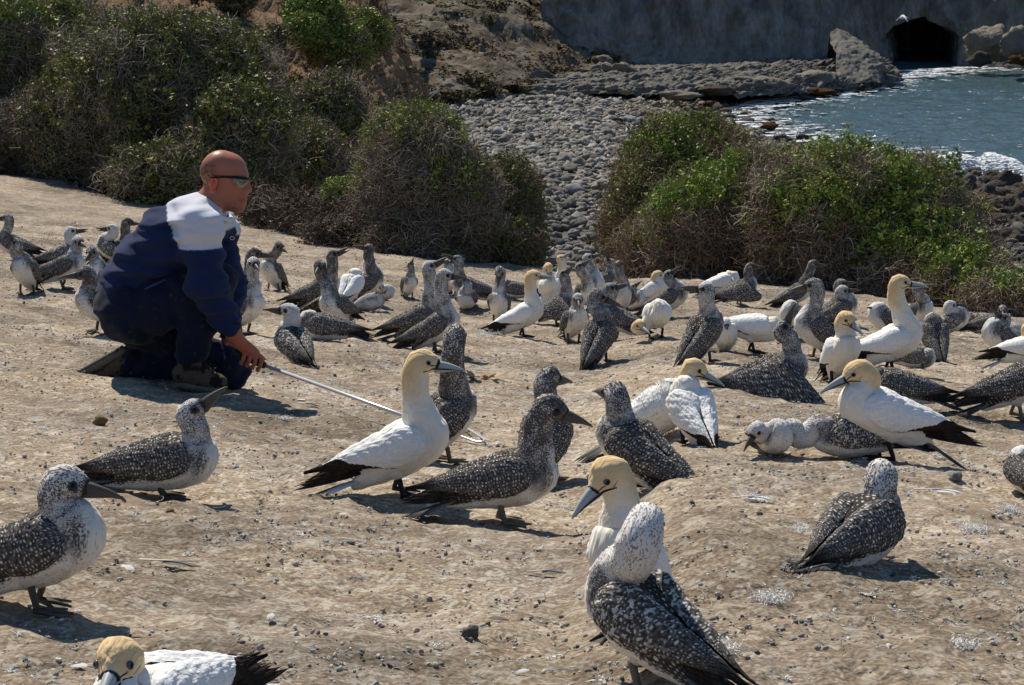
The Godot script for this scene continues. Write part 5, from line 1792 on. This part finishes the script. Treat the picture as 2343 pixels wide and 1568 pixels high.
	nets(tb, S, Vector3(-0.52, 0.18, -0.34), Vector3(0.26, J(460, 418, 0).y, 0.36), 0.0074, yoke)
	var cloth := mat(Color.WHITE, 0.95, true)
	cloth.normal_enabled = true
	cloth.normal_texture = bump_tex(256, 0.2, 2, 230, 3.0)
	cloth.uv1_triplanar = true
	cloth.uv1_scale = Vector3(9, 9, 9)
	cloth.normal_scale = 0.5
	cloth.rim_enabled = true
	cloth.rim = 0.15
	var shirt := part("sweatshirt", to_mesh(tb), cloth, o)
	shirt.set_meta("label", "navy sweatshirt with white yoke and shoulders")
	# ribbed collar and cuffs
	var cb := buf()
	var pts := PackedVector3Array()
	for i in 25:
		var a := TAU * i / 24.0
		var c := J(480, 478, 0)
		pts.append(c + Vector3(0.072 * cos(a) + 0.012, 0.0, 0) + Vector3(-0.30, 0.0, 0) * 0.0 + Vector3(0, -0.045 * cos(a), 0.078 * sin(a)))
	var rr := PackedFloat32Array()
	for i in 25: rr.append(0.011)
	rod(cb, pts, rr, 8)
	part("collar", to_mesh(cb), mat(srgb(214, 216, 222), 0.95), shirt)
	var cf := buf()
	rod(cf, PackedVector3Array([J(513, 732, 0.178), J(521, 742, 0.175), J(530, 757, 0.17)]), PackedFloat32Array([0.050, 0.052, 0.043]), 18)
	part("cuff", to_mesh(cf), mat(srgb(22, 28, 52), 0.95), shirt)
	var lg := buf()
	var lp := PackedVector3Array()
	var lr := PackedFloat32Array()
	for i in 9:
		var a := TAU * i / 8.0
		lp.append(J(515 + 5.0 * cos(a), 545 + 4.0 * sin(a), 0.07) + Vector3(0.028, 0, 0.0))
		lr.append(0.0016)
	rod(lg, lp, lr, 5)
	part("emblem", to_mesh(lg), mat(srgb(200, 202, 210), 0.9), shirt)
	# --- trousers
	var P := Blob.new()
	P.k = 0.05
	P.fold = 0.018
	P.noise = ridged
	P.stretch = Vector3(1.6, 1.6, 0.6)
	P.floor_y = -0.03
	P.cap(J(290, 692, 0.06), J(290, 692, -0.06), 0.126, 0.126)
	P.cap(J(300, 715, 0.09), J(490, 650, 0.13), 0.135, 0.084)
	P.cap(J(490, 650, 0.13), J(436, 800, 0.12), 0.084, 0.070)
	P.cap(J(300, 720, -0.09), J(522, 845, -0.10), 0.125, 0.080)
	P.cap(J(522, 848, -0.10), J(420, 848, -0.10), 0.074, 0.070)
	P.cap(J(420, 848, -0.10), J(305, 838, -0.10), 0.070, 0.060)
	var pb := buf()
	var pn := lin(27, 33, 50)
	var soil := func(p: Vector3) -> Color:
		var n := nz.get_noise_3dv(p * 26.0 + Vector3(3, 1, 8))
		return pn.lerp(lin(88, 70, 54), ss(0.40, 0.62, n) * 0.6)
	nets(pb, P, Vector3(-0.56, -0.05, -0.30), Vector3(0.30, 0.62, 0.34), 0.0095, soil)
	var tr := part("trousers", to_mesh(pb), cloth, o)
	tr.set_meta("label", "dark navy trousers smeared with mud")
	var pk := buf()
	rod(pk, PackedVector3Array([J(330, 662, 0.205), J(345, 655, 0.215), J(360, 648, 0.22), J(378, 640, 0.215)]), PackedFloat32Array([0.003, 0.005, 0.005, 0.003]), 6)
	part("pocket_edge", to_mesh(pk), mat(srgb(52, 62, 104), 0.95), tr)
	# --- boots: the near one planted, the far one on its toes behind
	boot(o, J(402, 872, 0.12), J(516, 890, 0.12), J(438, 812, 0.12), Vector3(0, 0, 1), 0.0)
	boot(o, J(292, 800, -0.10), J(176, 866, -0.10), J(318, 838, -0.10), Vector3(0, 0, 1), 1.0)
	# --- wrap-round sunglasses
	var g := Node3D.new()
	g.name = "sunglasses"
	o.add_child(g)
	g.set_meta("label", "wrap-round sunglasses with mirrored lenses")
	var fb := buf()
	for s in [1.0, -1.0]:
		rod(fb, PackedVector3Array([J(483, 407, 0.079 * s), J(510, 405, 0.079 * s), J(540, 406, 0.072 * s), J(560, 408, 0.052 * s), J(570, 411, 0.025 * s), J(572, 413, 0.0)]), PackedFloat32Array([0.0035, 0.0042, 0.0052, 0.006, 0.0045, 0.004]), 8)
	part("frame", to_mesh(fb), mat(srgb(16, 16, 18), 0.3), g)
	var lens := mat(srgb(120, 119, 114), 0.14)
	lens.metallic = 1.0
	for s in [1.0, -1.0]:
		var lb := buf()
		for i in 9:
			var t := i / 8.0
			var px := lerpf(531.0, 571.0, t)
			var zo: float = s * lerpf(0.077, 0.020, pow(t, 1.6))
			var drop := 24.0 * pow(sin(PI * clampf(0.10 + 0.86 * t, 0, 1)), 0.8)
			for k in 5:
				var q := k / 4.0
				lb.v.append(J(px + 1.5 * sin(PI * q), 406.0 + drop * q, zo + s * 0.003 * sin(PI * q)))
		for i in 8:
			for k in 4:
				var p := i * 5 + k
				lb.i.append_array([p, p + 5, p + 1, p + 1, p + 5, p + 6])
		part("lens", to_mesh(lb), lens, g)

func boot(o: Node3D, heel: Vector3, toe: Vector3, ankle: Vector3, side: Vector3, tucked: float) -> void:
	var f := (toe - heel).normalized()
	var up := side.cross(f).normalized()
	if tucked < 0.5 and up.y < 0: up = -up
	if tucked > 0.5 and up.dot(ankle - heel) < 0: up = -up
	var L := toe.distance_to(heel)
	var S := Blob.new()
	S.k = 0.022
	S.fold = 0.005
	S.noise = nz
	S.stretch = Vector3(28, 28, 28)
	S.cap(heel + up * 0.030 + f * 0.02, heel + up * 0.034 + f * L * 0.5, 0.040, 0.042, 0.95)
	S.cap(heel + up * 0.034 + f * L * 0.5, toe + up * 0.022 - f * 0.03, 0.042, 0.034, 0.85)
	S.cap(heel + up * 0.04 + f * 0.035, ankle.lerp(heel + up * 0.09 + f * 0.05, 0.5), 0.046, 0.050)
	S.cap(heel + up * 0.06 + f * L * 0.45, heel + up * 0.095 + f * L * 0.25, 0.036, 0.044)
	var c := (heel + toe) * 0.5
	var b := buf()
	var leather := lin(88, 77, 66)
	var dark := lin(34, 31, 29)
	nets(b, S, c - Vector3(0.22, 0.19, 0.10), c + Vector3(0.22, 0.22, 0.10), 0.0065, func(p: Vector3) -> Color:
		var n := nz.get_noise_3dv(p * 16.0)
		return dark.lerp(leather, ss(-0.12, 0.02, n)))
	var n := Node3D.new()
	n.name = "boot"
	o.add_child(n, true)
	part("upper", to_mesh(b), mat(Color.WHITE, 0.8, true), n)
	# lugged sole
	var sole := buf()
	var steps := 15
	for i in steps:
		var t := float(i) / (steps - 1)
		var wd := 0.042 * pow(sin(PI * clampf(0.16 + t * 0.74, 0, 1)), 0.5)
		var p := heel + f * (L * t) - up * 0.006
		for q in [[-1.0, 0.012], [1.0, 0.012], [1.0, -0.010 - 0.004 * (i % 2)], [-1.0, -0.010 - 0.004 * (i % 2)]]:
			sole.v.append(p + side * (q[0] * wd) + up * q[1])
	for i in steps - 1:
		for k in 4:
			var p := i * 4 + k
			var q := i * 4 + (k + 1) % 4
			sole.i.append_array([p, p + 4, q, q, p + 4, q + 4])
	sole.i.append_array([0, 1, 2, 0, 2, 3])
	var e := (steps - 1) * 4
	sole.i.append_array([e, e + 2, e + 1, e, e + 3, e + 2])
	part("sole", to_mesh(sole, null, false), mat(srgb(104, 103, 95), 0.9), n)
	for i in steps - 2:
		var t := (i + 1.0) / steps
		var wd := 0.040 * pow(sin(PI * clampf(0.16 + t * 0.74, 0, 1)), 0.5)
		var lb := buf()
		var p := heel + f * (L * t) - up * 0.021
		rod(lb, PackedVector3Array([p - side * wd + f * 0.006, p, p + side * wd + f * 0.006]), PackedFloat32Array([0.006, 0.008, 0.006]), 5)
		part("tread_lug", to_mesh(lb, null, false), mat(srgb(86, 85, 79), 0.9), n)
	if tucked < 0.5:
		for i in 5:
			var lb := buf()
			var p := heel + f * (L * (0.34 + 0.09 * i)) + up * (0.135 - 0.016 * i)
			rod(lb, PackedVector3Array([p - side * 0.026, p + up * 0.010 + f * 0.01, p + side * 0.026 - up * 0.012]), PackedFloat32Array([0.003, 0.003, 0.003]), 5)
			part("lace", to_mesh(lb), mat(srgb(40, 37, 34), 0.9), n)

func build_pole() -> void:
	var tip := hit(1090, 1019)
	var a := man + J(548, 812, 0.15)
	var a2 := man + J(604, 836, 0.13)
	var o := thing("crook_pole", "long silver pole with wire hook held low by the kneeling man", "pole", tip)
	var off := Vector3(0, 0.012, 0)
	var end := tip + off
	var d := (end - a2)
	var b := buf()
	rod(b, PackedVector3Array([a2 - tip - d.normalized() * 0.05, a2.lerp(end, 0.5) - tip, a2.lerp(end, 0.86) - tip]), PackedFloat32Array([0.0075, 0.0072, 0.007]), 12)
	var met := mat(srgb(212, 214, 218), 0.3)
	met.metallic = 0.35
	met.metallic_specular = 0.6
	part("shaft", to_mesh(b), met, o)
	var h := buf()
	var depth := (tip - CAM).dot(Vector3(0, -sin(PITCH), -cos(PITCH)))
	var up := Vector3(0, 0.012, 0)
	rod(h, PackedVector3Array([a2.lerp(end, 0.80) - tip, a2.lerp(end, 0.95) - tip, end - tip, hit(1104, 1019) + up - tip, hit(1109, 1014) + up - tip, hit(1102, 1008) + up - tip, hit(1080, 998) + up * 1.5 - tip, hit(1058, 988) + up * 2.0 - tip, hit(1055, 984) + up * 2.5 - tip, hit(1058, 982) + up * 3.0 - tip]), PackedFloat32Array([0.0045, 0.0045, 0.0045, 0.0045, 0.0045, 0.0045, 0.0045, 0.0045, 0.0045, 0.0045]), 10)
	part("hook", to_mesh(h), met, o)
	var g := buf()
	rod(g, PackedVector3Array([a - tip - (a2 - a) * 0.25, a - tip, a.lerp(a2, 0.5) - tip, a2 - tip, a2 - tip + d.normalized() * 0.008]), PackedFloat32Array([0.012, 0.0155, 0.0155, 0.0150, 0.010]), 14)
	part("grip", to_mesh(g), mat(srgb(34, 44, 38), 0.55), o)

# ---------------------------------------------------------------- small things
func build_flying_bird() -> void:
	var d := 70.0
	var o := thing("flying_gull", "white seabird gliding with drooped wings in front of the shaded cliff", "bird", at(2066, 40, d))
	var k := d / FOCAL
	var b := buf()
	var pts := PackedVector3Array([Vector3(-10, -2, 0), Vector3(-4, 0, 0), Vector3(3, 1, 0), Vector3(8, 0, 0), Vector3(12, -1, 0)])
	for i in pts.size(): pts[i] *= k
	tube(b, pts, PackedFloat32Array([0.5 * k, 2.6 * k, 3.0 * k, 2.0 * k, 0.4 * k]), PackedFloat32Array([0.5 * k, 2.6 * k, 3.0 * k, 2.0 * k, 0.4 * k]), Vector3(0, 0, 1), 12, PackedFloat32Array([0, 0.25, 0.5, 0.75, 1]))
	part("body", to_mesh(b), mat(srgb(240, 240, 238), 0.8), o)
	for s in [-1.0, 1.0]:
		var w := buf()
		var sp := [Vector3(1, 2, 0), Vector3(-2, 6 if s > 0 else 3, 9 * s), Vector3(-7 if s < 0 else 4, -3, 17 * s), Vector3(-12 if s < 0 else 8, -9, 21 * s)]
		var ch := [6.0, 6.0, 4.0, 0.6]
		for i in 4:
			w.v.append((sp[i] + Vector3(ch[i] * 0.5, 0, 0)) * k)
			w.v.append((sp[i] + Vector3(0, 0.8, 0)) * k)
			w.v.append((sp[i] - Vector3(ch[i] * 0.5, 0, 0)) * k)
		for i in 3:
			for e in 2:
				var q := i * 3 + e
				w.i.append_array([q, q + 3, q + 1, q + 1, q + 3, q + 4])
		part("wing", to_mesh(w), mat(srgb(236, 237, 238), 0.8), o)

func litter_spot(y0: float, y1: float) -> Vector3:
	var p := hit(rng.randf_range(-150, 2490), lerpf(y0, y1, pow(rng.randf(), 0.7)))
	return p

func build_litter() -> void:
	# crumbs of soil and stone, bits of down: past counting
	var crumb := rock_mesh(811, 1, Vector3(1, 0.7, 0.85), 0.8)
	var xf := []
	var cs := []
	for i in 38000:
		var z := -2.6 - 24.0 * pow(rng.randf(), 1.9)
		var x := rng.randf_range(-1.0, 1.0) * (0.25 * -z + 0.3)
		if nz.get_noise_2d(x * 1.4, z * 1.4) + rng.randfn(0, 0.25) < -0.08: continue
		var s := 0.0016 + 0.0050 * pow(rng.randf(), 4.0) + 0.00022 * -z
		xf.append(Transform3D(Basis.from_euler(Vector3(rng.randf() * 6.0, rng.randf() * 6.0, 0)).scaled(Vector3.ONE * s), Vector3(x, gh(x, z) + s * 0.2, z)))
		var g := rng.randf_range(0.09, 0.60)
		cs.append(Color(g * 1.04, g * 0.97, g * 0.88))
	var grit := scatter("grit", crumb, mat(Color.WHITE, 0.95, true), xf, cs)
	tag(grit, "scattered crumbs of soil and small stones on the bare ground", "grit")
	# flakes of white down and droppings
	var flake := flake_mesh()
	xf = []
	cs = []
	for i in 26000:
		var z := -2.6 - 25.0 * pow(rng.randf(), 1.6)
		var x := rng.randf_range(-1.0, 1.0) * (0.25 * -z + 0.3)
		var patch := nz.get_noise_2d(x * 0.8 + 70.0, z * 0.8) + 0.5 * nz.get_noise_2d(x * 4.0, z * 4.0) + 0.22 * ss(-0.5, 2.0, x)
		if patch + rng.randfn(0, 0.16) < 0.16: continue
		var s := 0.0022 + 0.011 * pow(rng.randf(), 5.0) + 0.00038 * -z
		xf.append(Transform3D(Basis.from_euler(Vector3(rng.randfn(0, 0.5), rng.randf() * TAU, rng.randfn(0, 0.5))).scaled(Vector3(s * rng.randf_range(0.8, 1.8), s * 0.55, s)), Vector3(x, gh(x, z) + 0.002, z)))
		var g := rng.randf_range(0.30, 0.78)
		cs.append(Color(g, g * 0.985, g * 0.95))
	var dn := scatter("down_litter", flake, mat(Color.WHITE, 0.95, true), xf, cs)
	tag(dn, "flecks of moulted white down strewn over the ground", "down")
	# bits of straw and quill
	var straw := tangle_mesh(91, 1, 0.012)
	xf = []
	cs = []
	for i in 2600:
		var z := -2.6 - 22.0 * pow(rng.randf(), 1.7)
		var x := rng.randf_range(-1.0, 1.0) * (0.25 * -z + 0.3)
		var s := rng.randf_range(0.03, 0.085)
		xf.append(Transform3D(Basis(Vector3.UP, rng.randf() * TAU).scaled(Vector3(s, s * 0.12, s)), Vector3(x, gh(x, z) + 0.004, z)))
		var g := rng.randf_range(0.12, 0.5)
		cs.append(Color(g * 1.05, g * 0.92, g * 0.75))
	var stw := scatter("straw", straw, mat(Color.WHITE, 0.95, true), xf, cs)
	tag(stw, "bits of straw and broken quills lying on the soil", "straw")
	# clumps of down one can point at
	for q in [[1106, 770, 0.10], [1290, 1165, 0.03], [2225, 1215, 0.05], [2310, 1170, 0.04], [1830, 1215, 0.03], [775, 1000, 0.0], [1720, 1145, 0.045], [2280, 1042, 0.03], [1215, 905, 0.035], [650, 960, 0.03], [95, 985, 0.03], [1760, 1375, 0.05], [1650, 1490, 0.05], [2200, 1480, 0.04]]:
		if q[2] == 0.0: continue
		var p := hit(q[0], q[1])
		var b := buf()
		for i in 420:
			var c = Vector3(rng.randfn(0, 0.42), absf(rng.randfn(0, 0.16)), rng.randfn(0, 0.36)) * q[2]
			var d = Vector3(rng.randfn(0, 1), rng.randfn(0.3, 0.6), rng.randfn(0, 1)).normalized() * q[2] * rng.randf_range(0.12, 0.3)
			var s = d.cross(Vector3(rng.randfn(0, 1), rng.randfn(0, 1), rng.randfn(0, 1))).normalized() * 0.0011
			var k: int = b.v.size()
			b.v.append_array([c + s, c - s, c + d])
			b.i.append_array([k, k + 1, k + 2])
		var o := part("down_clump", to_mesh(b), M.down)
		o.position = p + Vector3(0, 0.002, 0)
		tag(o, "fluffy tuft of moulted white down lying on the ground", "down", "tufts of moulted down")
	# moulted feathers
	var feathers := [[372, 1296, 400, -0.25, 0.095, 0, "long grey feather with pale quill on the open ground below the man"],
		[1240, 1318, 500, 0.1, 0.06, 0, "short grey feather lying between two gannets"], [2135, 1130, 0, -0.15, 0.09, 1, "long white feather near the sitting spotted gannet"],
		[1710, 1148, 0, 0.05, 0.07, 1, "white barbed feather lying behind a downy-necked gannet"], [700, 930, 0, -0.35, 0.06, 0, "brown curled feather beside the silver pole"],
		[395, 972, 0, 0.1, 0.06, 0, "thin dark feather beyond the low-lying spotted gannet"], [1230, 878, 0, -0.1, 0.05, 1, "small pale feather near the freckled young gannet"],
		[2320, 1050, 0, 0.03, 0.12, 1, "long thin quill past the adult with the black tail"]]
	for q in feathers:
		var p := hit(q[0], q[1])
		var b := buf()
		var c := lin(120, 112, 104) if q[5] == 0 else lin(226, 224, 220)
		var dv = Vector3(cos(q[3]), 0, -sin(q[3])) * q[4]
		blade(b, Vector3(0, 0.010, 0), dv + Vector3(0, 0.016, 0), 0.013, Vector3(0, 1, 0.1).normalized(), c, c * 0.8)
		var vane := part("feather", to_mesh(b), M.tail)
		vane.position = p
		tag(vane, q[6], "feather")
		var qb := buf()
		rod(qb, PackedVector3Array([-dv * 0.6 + Vector3(0, 0.012, 0), dv * 0.9 + Vector3(0, 0.018, 0)]), PackedFloat32Array([0.0024, 0.0012]), 5)
		part("quill", to_mesh(qb), mat(srgb(220, 214, 200), 0.6), vane)
	for i in 26:
		var p := litter_spot(900, 1560)
		var b := buf()
		var c := lin(205, 202, 196) if i % 3 else lin(110, 103, 96)
		var a := rng.randf() * TAU
		var ln := rng.randf_range(0.02, 0.05)
		blade(b, Vector3(0, 0.008, 0), Vector3(cos(a) * ln, 0.014, sin(a) * ln), ln * 0.22, Vector3(0, 1, 0.1).normalized(), c, c * 0.85)
		var fe := part("feather", to_mesh(b), M.tail)
		fe.position = p
		tag(fe, "tiny moulted body feather lying flat on the soil", "feather", "small moulted feathers")
	# stones and clods
	for q in [[228, 972, 0.024, "ochre stone lying by itself on the open ground", 3], [390, 1178, 0.012, "small brown pebble by the low gannet’s shadow", 3], [1077, 1457, 0.017, "dark dry clod on the open foreground", 5], [915, 1042, 0.02, "grey stone in the stubble under the adult’s tail", 0], [2185, 1100, 0.02, "pale lump of earth before the sitting spotted gannet", 2]]:
		var p := hit(q[0], q[1])
		var o := part("pebble", rock_mesh(860 + int(q[0]), 2, Vector3(1, 0.8, 0.9), 0.7), M["cobble%d" % q[4]] if q[4] != 3 else M.ochre)
		o.position = p + Vector3(0, q[2] * 0.5, 0)
		o.scale = Vector3.ONE * q[2]
		tag(o, q[3], "stone")
	# remains of a bird
	var dp := hit(1108, 868)
	var o2 := thing("dead_bird_remains", "tattered feathers of a dead bird behind the freckled young gannet", "feathers", dp)
	for i in 10:
		var b := buf()
		var a := rng.randf() * TAU
		var dk := i < 4
		blade(b, Vector3(-0.05 if dk else 0.03, 0.012, 0), Vector3(-0.05 if dk else 0.05, 0, 0) + Vector3(cos(a) * 0.07, rng.randf_range(0.01, 0.05), sin(a) * 0.05), 0.013, Vector3(0.2, 1, 0.3).normalized(), lin(60, 56, 52) if dk else lin(205, 180, 140), lin(40, 38, 36) if dk else lin(180, 140, 90))
		part("feather", to_mesh(b), M.tail, o2)

func flake_mesh() -> ArrayMesh:
	var r := RandomNumberGenerator.new()
	r.seed = 5
	var b := buf()
	for i in 26:
		var d := Vector3(r.randfn(0, 1), r.randfn(0.3, 0.5), r.randfn(0, 1)).normalized() * r.randf_range(0.3, 0.9)
		var s := d.cross(Vector3(r.randfn(0, 1), 1, r.randfn(0, 1))).normalized() * 0.16
		var o := Vector3(r.randfn(0, 0.35), r.randf() * 0.2, r.randfn(0, 0.3))
		b.v.append_array([o - s, o + s, o + d])
		var k: int = b.v.size() - 3
		b.i.append_array([k, k + 1, k + 2])
	return to_mesh(b, null, false)

# ---------------------------------------------------------------- the scene
func _ready() -> void:
	rng.seed = 77
	setup_noise()
	var cam := Camera3D.new()
	cam.name = "camera"
	cam.position = CAM
	cam.rotation.x = -PITCH
	cam.fov = 17.9642
	cam.near = 0.1
	cam.far = 900.0
	add_child(cam)
	cam.current = true
	var env := Environment.new()
	env.background_mode = Environment.BG_SKY
	var sky := Sky.new()
	var sm := ProceduralSkyMaterial.new()
	sm.sky_top_color = srgb(92, 130, 178)
	sm.sky_horizon_color = srgb(186, 202, 216)
	sm.sky_curve = 0.12
	sm.ground_horizon_color = srgb(150, 170, 190)
	sm.ground_bottom_color = srgb(110, 110, 105)
	sm.sun_angle_max = 0.0
	sky.sky_material = sm
	env.sky = sky
	env.background_energy_multiplier = 0.72
	env.tonemap_mode = Environment.TONE_MAPPER_LINEAR
	env.tonemap_exposure = 1.09
	env.sdfgi_enabled = true
	env.ssao_enabled = true
	env.ssil_enabled = true
	var we := WorldEnvironment.new()
	we.name = "environment"
	we.environment = env
	add_child(we)
	var sun := DirectionalLight3D.new()
	sun.name = "sun"
	sun.light_energy = 1.6
	sun.light_color = Color(1.0, 0.96, 0.90)
	sun.light_angular_distance = 0.5
	sun.shadow_enabled = true
	add_child(sun)
	var to_sun := Vector3(-0.45 * cos(deg_to_rad(50)), sin(deg_to_rad(50)), -0.89 * cos(deg_to_rad(50)))
	sun.look_at_from_position(Vector3.ZERO, -to_sun, Vector3.UP)

	build_ground()
	build_shore_line()
	build_beach()
	cobble_materials()
	veg_materials()
	build_cliffs()
	build_sea()
	build_cobbles()
	build_boulders()
	build_shrubs()
	print("setting done ", Time.get_ticks_msec())
	bird_materials()
	for e in BIRDS: place_bird(e)
	print("birds done ", Time.get_ticks_msec())
	build_person()
	build_pole()
	build_flying_bird()
	build_litter()
	print("all done ", Time.get_ticks_msec())
